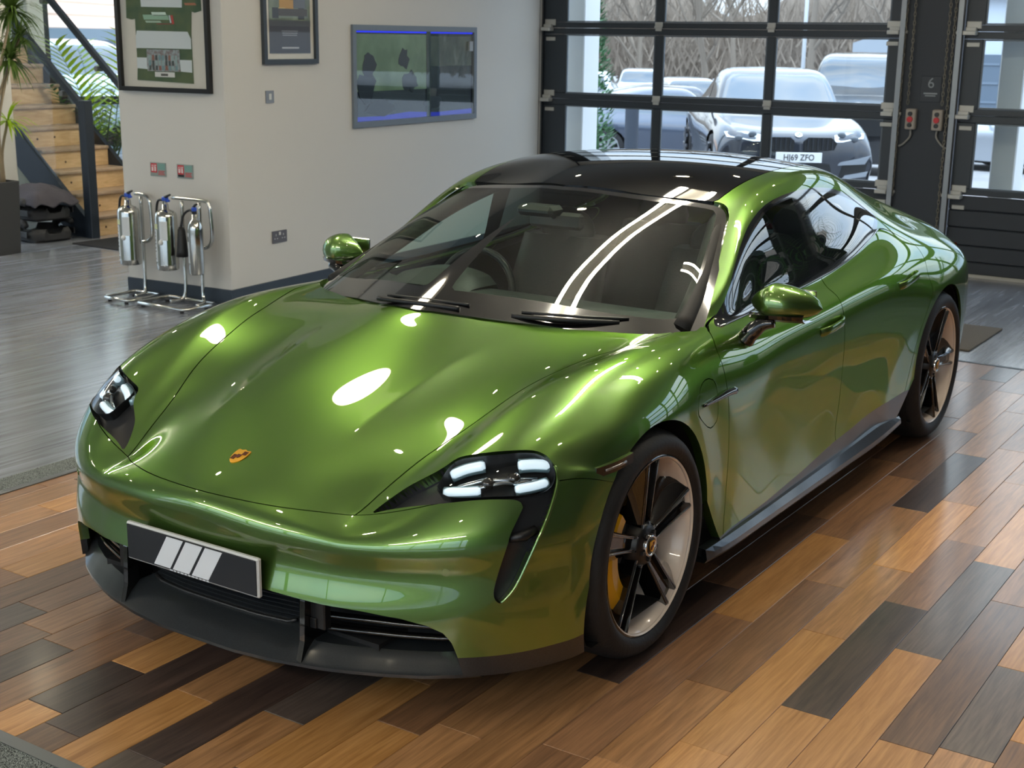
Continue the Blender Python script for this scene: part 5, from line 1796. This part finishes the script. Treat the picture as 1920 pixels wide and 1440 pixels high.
# ---------------- child seats heaped by the stringer
SEATG = mat('child_seat_grey', '#2f3033', .7, bump=(120, .3))
SEATD = mat('child_seat_black', '#121214', .5)
def booster(z, rz, label):
    t = thing('child_booster_seat', label, 'child seat', (-4.45, -7.60, z), rz, group='stacked booster seats')
    m = MB()
    G = []
    for tt in np.linspace(-1, 1, 13):
        w_ = .22 * math.sqrt(max(.15, 1 - tt ** 4 * .8))
        h = .10 + .03 * (tt < -.3) + .02 * (tt > .6)
        G.append([(tt * .21, q * w_, hh) for q, hh in ((-1, .02), (-1.04, h * .6), (-.86, h), (-.6, h * .62), (0, h * .55), (.6, h * .62), (.86, h), (1.04, h * .6), (1, .02))])
    m.grid(G, True)
    m.add(G[0], [tuple(range(9))]).add(G[-1], [tuple(range(8, -1, -1))])
    o = m.build('seat_shell', SEATG, t)
    o.location = (0, 0, 0)
    for s_ in (-1, 1):
        m = MB()
        m.tube(spl([(-.18, .215 * s_, .08), (-.08, .23 * s_, .165), (.06, .23 * s_, .175), (.12, .225 * s_, .15)], 5), [.03] * 3 + [.036] * 10 + [.026] * 3, 10)
        m.build('armrest', SEATG, t)
        m = MB()
        m.box((.03, .236 * s_, .075), (.24, .012, .055), ch=.005)
        m.build('side_plate', SEATD, t)
        m = MB()
        m.box((-.05, .244 * s_, .078), (.06, .004, .042))
        m.build('sticker', mat('sticker_pale', '#c9b8b4', .6), t)
    m = MB()
    m.box((0, 0, .010), (.36, .36, .02), ch=.005)
    m.build('seat_base', SEATD, t)
    return t
for k, (zz, lab) in enumerate(((.0, 'dark grey child booster seat at the bottom of the stack by the stairs'), (.19, 'dark grey child booster seat on top of the stack by the stairs'))):
    for_o = booster(zz, 1.45 + .08 * k, lab)
    for c in for_o.children:       # parts are built about the seat's own origin
        c.data.transform(Matrix.Translation(offs(for_o)))
m = MB()
r = random.Random(9)
G = []
for i in range(11):
    row = []
    for j in range(11):
        u, v = (i - 5) / 5, (j - 5) / 5
        d = max(abs(u), abs(v))
        row.append((-4.45 + u * .25, -7.60 + v * .25, .40 + .10 * (1 - d ** 2) - .08 * max(0, d - .7) * 3 + .025 * math.sin(7 * u + 3 * v) + r.uniform(-.012, .012)))
    G.append(row)
m.grid(G, True)
tag(m.build('blanket', mat('blanket_grey', '#4a4850', .95, bump=(60, .5)), solid=.012, subsurf=1), 'crumpled dark grey blanket heaped on the child seats', 'blanket')
# ---------------- lamps under the ceiling
LEDT = emis('led_tube', '#fff6e2', 44.0)
SPOT = emis('downlight_glow', '#fff0d0', 110.0)
DRUM = emis('drum_glow', '#fff3d8', 9.0)
HOUS = mat('lamp_housing', '#b9b6ac', .5)
def linear(A, B_, label):
    A, B_ = Vector(A), Vector(B_)
    t = thing('linear_light', label, 'ceiling light', (A + B_) / 2, group='twin-tube linear lights')
    d = (B_ - A).normalized()
    s_ = Vector((-d.y, d.x, 0))
    m = MB()
    c = (A + B_) / 2
    m.box((c.x, c.y, c.z + .030), ((B_ - A).length, .055, .03), rz=math.atan2(d.y, d.x))
    m.build('housing', HOUS, t)
    for k in (-1, 1):
        m = MB()
        m.tube([A + s_ * .05 * k, B_ + s_ * .05 * k], .014, 8)
        m.build('tube', LEDT, t)
    for p in (A + d * .2, B_ - d * .2):
        m = MB()
        m.cyl((p.x, p.y, c.z + .05), (p.x, p.y, CZ), .006, 6)
        m.build('hanger', HOUS, t)
ZL = 3.05
for A, B_, lab in (((-2.02, .80), (-2.72, 1.85), 'twin-tube light slanting over the near side of the car'),
                   ((-.86, .255), (-3.15, -.445), 'twin-tube light hanging along the roof of the car'), ((5.2, -4.6), (5.2, -1.0), 'unseen twin-tube light added for general light, nearest the far front windows'), ((5.2, 1.0), (5.2, 4.6), 'unseen twin-tube light added for general light, nearest the near front windows'),  # front-window pair: unseen lamps added for general room light
                   ((-.6, -7.6), (-3.0, -7.6), 'unseen twin-tube light added for general light over the dark floor near the planter'), ((-4.6, -5.9), (-6.6, -5.9), 'unseen twin-tube light added to brighten the stairs')):  # both out of view: added for general light and to brighten the stairs
    linear(A + (ZL,), B_ + (ZL,), lab)
t = thing('drum_light', 'round drum light hanging over the hood of the car', 'ceiling light', (-.98, -1.60, 2.90))
m = MB()
m.lathe([(0, 2.84), (.26, 2.84), (.26, 2.852)], (-.98, -1.60, 0), 'z', 36)
m.build('diffuser', DRUM, t)
m = MB()
m.lathe([(.26, 2.848), (.28, 2.84), (.28, 3.0), (.03, 3.01)], (-.98, -1.60, 0), 'z', 36)
m.cyl((-.98, -1.60, 3.0), (-.98, -1.60, CZ), .008, 8)
m.build('shade', HOUS, t)
k = 0
for x in (-5.6, -4.4, -3.2, -.4, .9, 3.2):
    for y in (-6.4, -3.0, -1.1, .75, 2.1):
        k += 1
        t = thing('downlight', 'small round downlight set in the ceiling', 'ceiling light', (x, y, CZ), group='ceiling downlights')
        m = MB()
        m.lathe([(.0, CZ - .012), (.038, CZ - .012)], (x, y, 0), 'z', 14)
        m.build('bulb', SPOT, t)
        m = MB()
        m.lathe([(.038, CZ - .013), (.055, CZ - .012), (.058, CZ)], (x, y, 0), 'z', 14)
        m.build('bezel', HOUS, t)
# ================================================================== OUTSIDE
ASPH = mat('asphalt', '#8b8a8c', .85, noise=(2.5, .6, '#7b7a7c'), bump=(80, .2))
GX = [(70, -.06), (8, -.06), (-7.75, -.02), (-9.5, .02), (-11.5, .08), (-14, .06), (-18, -.22), (-23, -.50), (-29, -.60), (-110, -.60)]
def gz(x): return float(np.interp(-x, [-p[0] for p in GX], [p[1] for p in GX]))
m = MB()
m.grid([[(x, y, z) for y in (-95, -9.8)] for x, z in GX], True)
m.grid([[(x, y, z) for y in (-9.8, 70)] for x, z in GX[2:]], True)
o = m.build('ground', ASPH)
struct(o)
tag(o, 'pale asphalt yard outside the building', 'ground', kind='structure')
CARGLASS = mat('car_glass_dark', '#3c4854', .06, coat=1.0, spec=.8)
LAMPW = mat('lamp_clear', '#d5dde2', .12, coat=1.0)
LAMPR = mat('lamp_red', '#b3262c', .2, coat=1.0)
WHEELS = mat('alloy_silver', '#b9bcc0', .3, .7)
TYRE2 = mat('tyre_outside', '#232326', .75)
def outcar(name, label, loc, rz, L, Wd, H, col, kind='coupe', metal=.3, wheel_r=.34, spokes=WHEELS, group=None):
    """car outside: origin at the nose on the ground, running back along -x"""
    t = thing(name, label, 'car', loc, rz, group)
    pm = mat('paint_' + col[1:], col, .28, metal, coat=1.0)
    h = Wd / 2
    # stations: x fraction, centre z, outer-top (y,z), belt (y,z), side (y,z), sill (y,z)
    hood = {'coupe': .86, 'hatch': .92, 'suv': 1.10}[kind] * H / {'coupe': 1.41, 'hatch': 1.42, 'suv': 1.72}[kind]
    roof = {'coupe': (.30, .43, .62, .80, .90), 'hatch': (.30, .40, .70, .92, .975), 'suv': (.27, .36, .72, .95, .985)}[kind]
    deck = {'coupe': .98, 'hatch': 1.05, 'suv': 1.15}[kind] * H / {'coupe': 1.41, 'hatch': 1.42, 'suv': 1.72}[kind]
    rows = []
    def row(x, zc, oy, oz, by, bz, sy, szz, ly, lz, bow=0):
        X = -x * L
        rows.append([(X, 0, zc), (X - bow * .25, oy * .55 * h, zc - .006), (X - bow * .6, oy * h, oz), (X - bow * .8, (oy * .4 + by * .6) * h, oz * .45 + bz * .55), (X - bow, by * h, bz), (X - bow * 1.1, sy * h, szz), (X - bow * 1.1, ly * h, (szz + lz) / 2), (X - bow, ly * .98 * h, lz)])
    b = .22
    row(.004, .20, .62, .20, .80, .20, .90, .20, .93, .20, b)
    row(.0, .42, .62, .42, .80, .42, .90, .42, .95, .30, b)
    row(.004, hood - .26, .62, hood - .27, .80, hood - .29, .90, hood - .33, .96, .30, b)
    row(.03, hood - .12, .62, hood - .13, .80, hood - .14, .93, hood - .26, .97, .25, b * .9)
    row(.13, hood - .05, .66, hood - .045, .86, hood - .055, .97, hood - .2, .98, .22, .08)
    row(.25, hood + .01, .70, hood + .01, .88, hood - .01, .98, hood - .18, .98, .22, .05)
    row(roof[0], hood + .06, .72, hood + .05, .88, hood + .01, .98, hood - .16, .98, .22, .14)
    row((roof[0] + roof[1]) / 2, (hood + H) / 2 + .04, .70, (hood + H) / 2, .87, hood + .03, .98, hood - .15, .98, .22, .10)
    row(roof[1], H - .03, .66, H - .08, .86, hood + .05, .98, hood - .14, .98, .22, .06)
    row((roof[1] + roof[2]) / 2, H, .66, H - .055, .85, hood + .07, .98, hood - .12, .98, .22)
    row(roof[2], H - .01, .64, H - .075, .85, hood + .09, .985, hood - .10, .98, .22)
    row(roof[3], (H * .55 + deck * .45), .60, (H * .5 + deck * .5) - .03, .86, deck - .06, .985, hood - .09, .97, .24, -.02)
    row(roof[4], deck + .03, .62, deck + .0, .84, deck - .08, .95, hood - .12, .94, .26, -.05)
    row(.985, deck - .05, .62, deck - .08, .80, deck - .14, .90, hood - .2, .90, .28, -.10)
    row(1.0, .55, .62, .55, .80, .55, .88, .50, .88, .36, -.14)
    row(.992, .26, .62, .26, .80, .26, .86, .26, .86, .26, -.14)
    net = np.array(rows, float)
    P, N, TU = surface(net, 4, 3)
    s = Sheet(P, N, TU)
    F = s.F
    ax1, ax2 = -.185 * L, -(.185 + .60) * L
    for axx in (ax1, ax2):
        _, F = s.split(F, lambda V, u: np.hypot(V[:, 0] - axx, V[:, 2] - wheel_r) - wheel_r * 1.10, lambda V: V[:, 1] > .5 * h)
    # windscreen, side glass and rear window
    zb = hood + .08
    xw0, xw1 = roof[0], roof[1]
    wsp = [(-(xw0 + .012) * L, -.1), (-(xw0 + .012) * L, .1), (-(xw0 + .03) * L, .62 * h), (-(xw0 + .045) * L, .78 * h), (-(xw1 - .005) * L, .64 * h), (-(xw1 - .018) * L, .3 * h), (-(xw1 - .02) * L, -.1)]
    fw, F = s.region(F, [0, 1], wsp, lambda V: (V[:, 2] > hood - .05), g=0)
    xs0, xs1 = xw0 + .075, {'coupe': .80, 'hatch': .90, 'suv': .95}[kind]
    swp = [(-xs0 * L, zb - .02), (-(xw1 + .01) * L, H - .13), (-((xw1 + roof[2]) / 2) * L, H - .095), (-(roof[2]) * L, H - .125), (-(xs1 - .04) * L, (H + zb) / 2 + .04), (-xs1 * L, zb + .10), (-(xs1 - .06) * L, zb + .04), (-.6 * L, zb)]
    fs_, F = s.region(F, [0, 2], swp, lambda V: (V[:, 1] > .5 * h) & (V[:, 2] > hood - .02), g=0)
    rwp = [(-(roof[2] + .03) * L, -.1), (-(roof[2] + .03) * L, .5 * h), (-(roof[3] + .02) * L, .52 * h), (-(roof[4] - .01) * L, .5 * h), (-(roof[4] - .005) * L, -.1)]
    fr, F = s.region(F, [0, 1], rwp, lambda V: (V[:, 2] > hood + .05) & (V[:, 0] < -roof[2] * L), g=0)
    def pan(nm, Fx, mm, side): 
        o = s.panel(nm, Fx, mm, t, side, rim=0)
        o.data.transform(Matrix.Translation(offs(t)))
        return o
    pan('body_shell', F, pm, 'B')
    pan('windscreen', fw, CARGLASS, 'B')
    pan('rear_window', fr, CARGLASS, 'B')
    for q in 'LR':
        a, b2 = s.split(fs_, lambda V, u: -V[:, 0] - .55 * L)
        _, b2 = s.split(b2, lambda V, u: -V[:, 0] - .56 * L)
        pan('side_window', a, CARGLASS, q)
        pan('side_window', b2, CARGLASS, q)
    def fin(mb, nm, mm, lab=None):
        o = mb.build(nm, mm, t, lab)
        o.data.transform(Matrix.Translation(offs(t)))
        return o
    for axx in (ax1, ax2):
        for sg_ in (1, -1):
            mb = MB()
            y = h * .97 * sg_
            mb.lathe([(wheel_r * .68, y), (wheel_r * .93, y), (wheel_r, y - .05 * sg_), (wheel_r, y - .2 * sg_), (.1, y - .2 * sg_)], (axx, 0, wheel_r), 'y', 28)
            w = fin(mb, 'wheel', TYRE2)
            mb = MB()
            mb.lathe([(0, y - .04 * sg_), (wheel_r * .62, y - .10 * sg_), (wheel_r * .68, y - .002 * sg_)], (axx, 0, wheel_r), 'y', 28)
            o = mb.build('rim', TYRE2, w)
            o.data.transform(Matrix.Translation(offs(t)))
            mb = MB()
            for k in range(10):
                a = 2 * PI * k / 10
                c_, s_ = math.cos(a), math.sin(a)
                mb.prism([(.05 * wheel_r, -.04 * wheel_r), (.70 * wheel_r, -.075 * wheel_r), (.70 * wheel_r, .075 * wheel_r), (.05 * wheel_r, .04 * wheel_r)], .02, (axx, y - .02, wheel_r), (c_, 0, s_), (-s_, 0, c_))
            mb.lathe([(wheel_r * .64, y - .01 * sg_), (wheel_r * .69, y + .004 * sg_), (wheel_r * .70, y - .01 * sg_)], (axx, 0, wheel_r), 'y', 28)
            o = mb.build('spokes', spokes, w)
            o.data.transform(Matrix.Translation(offs(t)))
    mb = MB()
    mb.box((-L / 2, 0, .30), (L * .86, Wd * .82, .26))
    mb.box((-.5 * L, 0, .56), (L * .3, Wd * .70, .3))
    fin(mb, 'underbody', mat('under_dark', '#141416', .9))
    for sg_ in (1, -1):
        mb = MB()
        mb.ell((-(roof[0] + .075) * L, (h + .07) * sg_, hood + .10), (.07, .10, .065), 12, 8)
        mb.cyl((-(roof[0] + .075) * L, h * .88 * sg_, hood + .04), (-(roof[0] + .075) * L, (h + .05) * sg_, hood + .07), .02, 8)
        fin(mb, 'door_mirror', pm)
    t['_'] = 0
    del t['_']
    return t, s, fin, hood, h
def on_skin(s, p, d=.004):
    k = np.argmin(((s.V - np.array(p)) ** 2).sum(1))
    return s.V[k] + s.N[k] * d, s.N[k]
def skin_patch(s, fin, pts, name, mm, sgn, d=.006, lab=None, ctr=None):
    """panel that follows the car skin through an outline of points"""
    q = [on_skin(s, p, d)[0] * [1, sgn, 1] for p in pts]
    c = np.mean(q, 0)
    if ctr is not None: c = on_skin(s, ctr, d)[0] * [1, sgn, 1]
    mb = MB()
    n = len(q)
    mb.add([c] + q, [(0, 1 + i, 1 + (i + 1) % n) for i in range(n)])
    return fin(mb, name, mm, lab)
# the dark coupe facing the door
t, s, fin, hood, h = outcar('parked_coupe', 'dark grey coupe with a white HJ69 ZFO plate, facing the glazed door outside', (-11.35, -3.14, .08), math.radians(32), 4.46, 1.87, 1.42, '#232834', 'coupe', .5, .345, mat('alloy_dark', '#4a4c52', .35, .6))
for sg_ in (1, -1):
    skin_patch(s, fin, [(-.10, .40, .66), (-.12, .44, .725), (-.22, .60, .735), (-.36, .80, .745), (-.30, .78, .69), (-.22, .66, .64), (-.14, .48, .625)], 'headlight', LAMPW, sg_, .012)
    mb = MB()
    for y in (.52, .66):
        p, n_ = on_skin(s, (-.2, y, .68), .014)
        mb.ell((p[0], p[1] * sg_, p[2]), (.02, .05, .035), 12, 8)
    fin(mb, 'headlight_eye', mat('eye_dark', '#5a6068', .2))
    # kidney grille
    mb = MB()
    pts = [(.06, .545), (.40, .56), (.43, .64), (.36, .70), (.10, .70), (.055, .66)]
    mb.prism([(y * sg_, z) for y, z in pts], .03, (-.035, 0, 0), (0, 1, 0), (0, 0, 1))
    fin(mb, 'kidney_grille', BLACKSAT)
    mb = MB()
    for k in range(6): mb.box((-.0, (.10 + .055 * k) * sg_, .625), (.014, .014, .13))
    fin(mb, 'grille_bar', mat('grille_bar_dark', '#2a2d33', .3))
    mb = MB()
    mb.prism([(y * sg_, z) for y, z in ((.46, .38), (.78, .40), (.84, .50), (.70, .46), (.50, .42))], .02, (-.12, 0, 0), (0, 1, 0), (0, 0, 1))
    mb.prism([(y * sg_, z) for y, z in ((.52, .22), (.80, .26), (.82, .32), (.56, .27))], .02, (-.12, 0, 0), (0, 1, 0), (0, 0, 1))
    fin(mb, 'bumper_blade', mat('blade_silver', '#a9b0ba', .25, .5))
    mb = MB()
    mb.prism([(y * sg_, z) for y, z in ((.44, .24), (.78, .27), (.82, .46), (.50, .40))], .02, (-.135, 0, 0), (0, 1, 0), (0, 0, 1))
    fin(mb, 'bumper_intake', BLACKSAT)
mb = MB()
mb.prism([(-.40, .24), (.40, .24), (.36, .40), (-.36, .40)], .02, (-.03, 0, 0), (0, 1, 0), (0, 0, 1))
fin(mb, 'centre_intake', BLACKSAT)
mb = MB()
mb.box((.012, 0, .475), (.02, .522, .113), ch=.004)
pl_ = fin(mb, 'number_plate', mat('plate_white', '#e9ebec', .5))
tx = text_mesh('HJ69 ZFO', .098, 'plate_text', mat('plate_black', '#22262c', .5), frame((.0235, 0, .473), (0, 1, 0), (0, 0, 1)), None, .001, sx=.86, bold=.001)
tx.parent = pl_
p, n_ = on_skin(s, (-.10, 0, hood - .12), .004)
mb = MB()
mb.cyl(p - n_ * .004, p + n_ * .006, .042, 20)
em = fin(mb, 'round_emblem', LAMPW)
mb = MB()
for q in (0, 2):
    a0 = PI / 2 * q
    U = Vector((0, 1, 0)); Vv = Vector(n_).cross(U)
    pts = [Vector(p) + Vector(n_) * .0065] + [Vector(p) + Vector(n_) * .0065 + (U * math.cos(a0 + PI / 2 * k / 5) + Vv * math.sin(a0 + PI / 2 * k / 5)) * .028 for k in range(6)]
    mb.add(pts, [tuple(range(7))])
o = mb.build('emblem_quarter', mat('emblem_blue', '#4a86c8', .4), em)
o.data.transform(Matrix.Translation(offs(t)))
# the others
def face_lamps(s, fin, hood, rear=False, L=4.4, mm=None):
    for sg_ in (1, -1):
        if rear:
            skin_patch(s, fin, [(-L * .985, .62, hood + .02), (-L * .97, .80, hood + .03), (-L * .96, .80, hood - .12), (-L * .985, .62, hood - .14)], 'rear_lamp', LAMPR, sg_, .02)
        else:
            skin_patch(s, fin, [(-.08, .46, hood - .22), (-.12, .50, hood - .13), (-.26, .78, hood - .12), (-.24, .78, hood - .22)], 'headlight', LAMPW, sg_, .014)
t, s, fin, hood, h = outcar('parked_suv', 'black high-roofed off-roader behind the grey coupe, seen at the right of the left door', (-16.9, -4.35, -.17), math.radians(20), 4.9, 1.98, 1.82, '#121317', 'suv', .4, .38, mat('alloy_dark', '#4a4c52'))
face_lamps(s, fin, hood)
mb = MB()
mb.prism([(-.42, .62), (.42, .62), (.44, .86), (-.44, .86)], .02, (-.02, 0, 0), (0, 1, 0), (0, 0, 1))
fin(mb, 'front_grille', BLACKSAT)
t, s, fin, hood, h = outcar('parked_hatchback', 'dark small hatchback with bright-rimmed wheel behind the bollard', (-25.6, -9.9, -.56), math.radians(136), 3.85, 1.72, 1.42, '#3b4150', 'hatch', .4, .32, WHEELS)
face_lamps(s, fin, hood, True, 3.85)
mb = MB()
mb.box((-3.86, -.05, .55), (.03, 1.0, .09), ch=.004)
fin(mb, 'red_reflector', LAMPR)
for nm, lab, loc, rz, L, Wd, H, col, kd in (('parked_crossover', 'white crossover with dark windows behind the small hatchback', (-27.6, -13.0, -.6), 118, 4.6, 1.9, 1.68, '#d5dade', 'suv'),
        ('parked_hatchback', 'silver hatchback just left of the grey coupe in the back row', (-28.2, -12.3, -.6), 40, 4.2, 1.78, 1.46, '#aab2bb', 'hatch'),
        ('parked_estate', 'pale blue car with its roof just showing left of the silver hatchback', (-34.5, -17.5, -.6), 30, 4.3, 1.78, 1.50, '#b9c4ce', 'hatch'),
        ('parked_saloon', 'dark blue-grey saloon tail beside the bollard with a red tail lamp', (-20.6, -7.2, -.40), 128, 4.3, 1.80, 1.40, '#4a5262', 'coupe'),
        ('parked_saloon', 'silver saloon seen low through the right-hand door', (-24.2, -5.4, -.52), 252, 4.6, 1.84, 1.44, '#b4bac2', 'coupe'),
        ('parked_crossover', 'white car at the right edge beyond the right-hand door', (-29.2, -4.4, -.6), 255, 4.5, 1.86, 1.62, '#dfe3e6', 'suv'),
        ('parked_hatchback', 'pale car furthest back beyond the right-hand door', (-31.5, -8.0, -.6), 200, 4.2, 1.8, 1.48, '#cfd6dc', 'hatch')):
    t, s, fin, hood, h = outcar(nm, lab, loc, math.radians(rz), L, Wd, H, col, kd)
    face_lamps(s, fin, hood, False, L)
    face_lamps(s, fin, hood, True, L)
# the pale car parked beyond the stairs, its plate towards us
t, s, fin, hood, h = outcar('parked_estate', 'pale silver-blue car beyond the stair window with a B20 LWG plate', (-7.74, -10.80, .18), math.radians(58), 4.5, 1.84, 1.55, '#b9c6ce', 'hatch', .4)
face_lamps(s, fin, hood)
mb = MB()
mb.box((.012, 0, .70), (.02, .522, .113), ch=.004)
pl_ = fin(mb, 'number_plate', mat('plate_white', '#e9ebec'))
tx = text_mesh('B20 LWG', .098, 'plate_text', mat('plate_black', '#22262c'), frame((.0235, 0, .698), (0, 1, 0), (0, 0, 1)), None, .001, sx=.9, bold=.001)
tx.parent = pl_
mb = MB()
mb.prism([(-.5, .80), (.5, .80), (.5, .90), (-.5, .90)], .02, (-.01, 0, 0), (0, 1, 0), (0, 0, 1))
mb.prism([(-.6, .30), (.6, .30), (.55, .52), (-.55, .52)], .02, (-.01, 0, 0), (0, 1, 0), (0, 0, 1))
fin(mb, 'front_grille', BLACKSAT)
# bollard, posts, pillar, lamp post
m = MB()
m.lathe([(0, -.3), (.115, -.3), (.115, .84), (.13, .84), (.13, .90), (0, .91)], (-17.1, -8.42, 0), 'z', 20)
tag(m.build('bollard', mat('bollard_grey', '#5d6673', .5)), 'grey-blue bollard standing outside the left door', 'bollard')
m = MB()
m.box((-8.35, -4.26, 1.75), (.30, .22, 3.5), ch=.01)
struct(m.build('wall_pillar', mat('outside_white', '#e9ecee', .7)))
m = MB()
m.box((-8.4, -.13, 1.75), (.30, .20, 3.5), ch=.01)
struct(m.build('wall_pillar', mat('outside_white', '#e9ecee')))
m = MB()
m.tube([(-37.8, -13.65, -.6), (-37.8, -13.65, 9)], [.07, .05], 8)
m.box((-37.4, -13.65, 9), (.9, .16, .08))
tag(m.build('lamp_post', mat('post_pale', '#dfe4e8', .5)), 'thin pale lamp post beyond the yard', 'lamp post')
# clipped conifer beside the pillar
m = MB()
r = random.Random(2)
for i in range(1500):
    z = r.uniform(.1, 2.6)
    rad = .30 * (1 - (z / 2.75) ** 2.2) * r.uniform(.75, 1.05)
    a = r.uniform(0, 2 * PI)
    c = Vector((-11.4, -5.93, z)) + Vector((math.cos(a) * rad, math.sin(a) * rad, 0))
    d = Vector((math.cos(a) + r.uniform(-.5, .5), math.sin(a) + r.uniform(-.5, .5), r.uniform(.2, 1.2))).normalized() * .09
    s_ = d.cross(Vector((0, 0, 1))).normalized() * .028
    m.add([c - s_, c + s_, c + d], [(0, 1, 2)])
m.tube([(-11.4, -5.93, 0), (-11.4, -5.93, 2.3)], [.16, .04], 8)
tag(m.build('conifer', mat('conifer_green', '#4f7a52', .8)), 'narrow green conifer by the white pillar outside', 'shrub')
# bare winter trees and the thicket behind them
BARK = mat('bare_bark', '#7d7266', .9)
BARK2 = mat('thicket_brown', '#8a7d70', .95)
def tree(x, y, H, seed, label):
    r = random.Random(seed)
    m = MB()
    def grow(p, d, L, rad, lev):
        n = 3
        q, rr = [p], [rad]
        for i in range(n):
            d = (d + Vector((r.uniform(-.16, .16), r.uniform(-.16, .16), r.uniform(-.02, .10)))).normalized()
            q.append(q[-1] + d * (L / n))
            rr.append(rad * (1 - .45 * (i + 1) / n))
        m.tube(q, rr, 5 if lev < 2 else 3, caps=False)
        if lev < 4:
            k = (5, 4, 4, 3)[lev]
            for i in range(k):
                tt = r.uniform(.35, 1.0)
                j = min(int(tt * n), n - 1)
                b = q[j] + (q[j + 1] - q[j]) * (tt * n - j)
                a = r.uniform(0, 2 * PI)
                nd = (d * .75 + Vector((math.cos(a), math.sin(a), r.uniform(-.1, .5))) * r.uniform(.5, .9)).normalized()
                grow(b, nd, L * r.uniform(.42, .60), rad * .5, lev + 1)
    grow(Vector((x, y, -.6)), Vector((0, 0, 1)), H * .5, H * .016, 0)
    tag(m.build('bare_tree', BARK), label, 'tree', 'bare winter trees beyond the yard')
r = random.Random(12)
WHERE = ['far left, half behind the white pillar', 'left, behind the small hatchback', 'left of centre, above the bollard', 'in the upper left pane', 'at the first mullion of the left door', 'above the silver hatchback', 'over the roof of the grey coupe', 'just left of the lamp post', 'just right of the lamp post', 'over the black off-roader', 'at the right edge of the left door', 'beyond the right-hand door']
for i in (0, 1, 2, 3, 4, 5, 6, 7, 8, 9, 11):
    tree(-41 - (i % 3) * 3.6, -32.5 + i * 2.35, r.uniform(7.5, 10.5), 40 + i, 'bare winter tree ' + WHERE[i])
m = MB()
for i in range(15000):
    x = -50 - r.uniform(0, 7)
    y = r.uniform(-52, 22)
    z0 = r.uniform(0, 3.2) * r.random() ** .5
    hgt = r.uniform(.9, 2.6)
    p = Vector((x, y, z0))
    d = Vector((r.uniform(-.4, .4), r.uniform(-.8, .8), 1)).normalized() * hgt
    s_ = Vector((r.uniform(-.3, .3), 1, 0)).normalized() * r.uniform(.02, .06)
    m.add([p - s_, p + s_, p + d], [(0, 1, 2)])
G = [[(-58 + 1.2 * math.sin(j * .9), y, z + (.9 * math.sin(y * .31) + .5 * math.sin(y * .83)) * (z > 1)) for j, z in enumerate((0, 1.5, 3.0, 4.2))] for y in np.linspace(-70, 32, 90)]
m.grid(G, True)
o = m.build('thicket', BARK2)
tag(o, 'brown leafless thicket along the far side of the yard', 'thicket', kind='stuff')
# buildings far off
def building(name, label, x, y, w_, d_, h_, col, rz=0, roof=None, doors=()):
    t = thing(name, label, 'building', (x, y, 0), rz)
    def fin2(mb, nm, mm):
        o = mb.build(nm, mm, t)
        o.data.transform(Matrix.Translation(offs(t)))
    mb = MB()
    mb.box((0, 0, h_ / 2), (d_, w_, h_))
    fin2(mb, 'building_wall', mat('bld_' + col[1:], col, .7))
    mb = MB()
    mb.prism([(-w_ / 2 - .3, h_), (w_ / 2 + .3, h_), (w_ / 2 + .3, h_ + .25), (0, h_ + .25 + (roof or .1)), (-w_ / 2 - .3, h_ + .25)], d_ + .6, (-d_ / 2 - .3, 0, 0), (0, 1, 0), (0, 0, 1))
    fin2(mb, 'building_roof', mat('bld_roof', '#9aa2ab', .6))
    for (yy, z0, z1, ww) in doors:
        mb = MB()
        mb.box((d_ / 2 + .02, yy, (z0 + z1) / 2), (.08, ww, z1 - z0))
        fin2(mb, 'building_door', mat('bld_door', '#5d6b7a', .5))
        for k in range(4):
            mb = MB()
            mb.box((d_ / 2 + .07, yy, z0 + (z1 - z0) * (k + .5) / 4), (.03, ww - .1, .06))
            fin2(mb, 'door_rib', mat('bld_door_rib', '#6d7b8a', .5))
building('far_building', 'small pale building far behind the black off-roader', -36, -9.3, 2.4, 3, 1.55, '#c5ccd6', 0, .5)
building('light_grey_unit', 'light grey industrial unit with a dark door beyond the right-hand door', -38, -1.2, 14.5, 8, 3.0, '#c3ccd6', 0, .6, ((-6.0, -.4, 1.55, 1.1), (0, 0, 2.4, 3)))
# pink-roofed building with corrugated front beyond the stairs
t = thing('corrugated_building', 'building with a pinkish tiled roof slope beyond the stair window', 'building', (-17.5, -26, 0), math.radians(32))
def fin3(mb, nm, mm):
    o = mb.build(nm, mm, t)
    o.data.transform(Matrix.Translation(offs(t)))
mb = MB()
mb.box((0, 0, .85), (26, 8, 1.7))
fin3(mb, 'building_wall', mat('bld_slate', '#9fb2c0', .6))
mb = MB()
mb.box((0, 4.2, 1.78), (27, .5, .22))
fin3(mb, 'gutter', mat('gutter_grey', '#74828c', .6))
for i in range(16):
    mb = MB()
    y0, y1 = 4.3 - .34 * i, 4.3 - .34 * (i + 1)
    z0, z1 = 1.86 + .26 * i, 1.86 + .26 * (i + 1)
    mb.add([(-13.5, y0, z0 + .05), (13.5, y0, z0 + .05), (13.5, y1, z1), (-13.5, y1, z1), (-13.5, y0, z0), (13.5, y0, z0)], [(0, 1, 2, 3), (4, 5, 1, 0)])
    fin3(mb, 'roof_course', mat('roof_pink', '#dcb9a4', .8))
m = MB()
m.tube([(-10.9, -16.2, 0), (-10.9, -16.2, 6)], .05, 8)
tag(m.build('flag_pole', mat('post_pale', '#dfe4e8')), 'thin white pole beyond the stair window', 'pole')
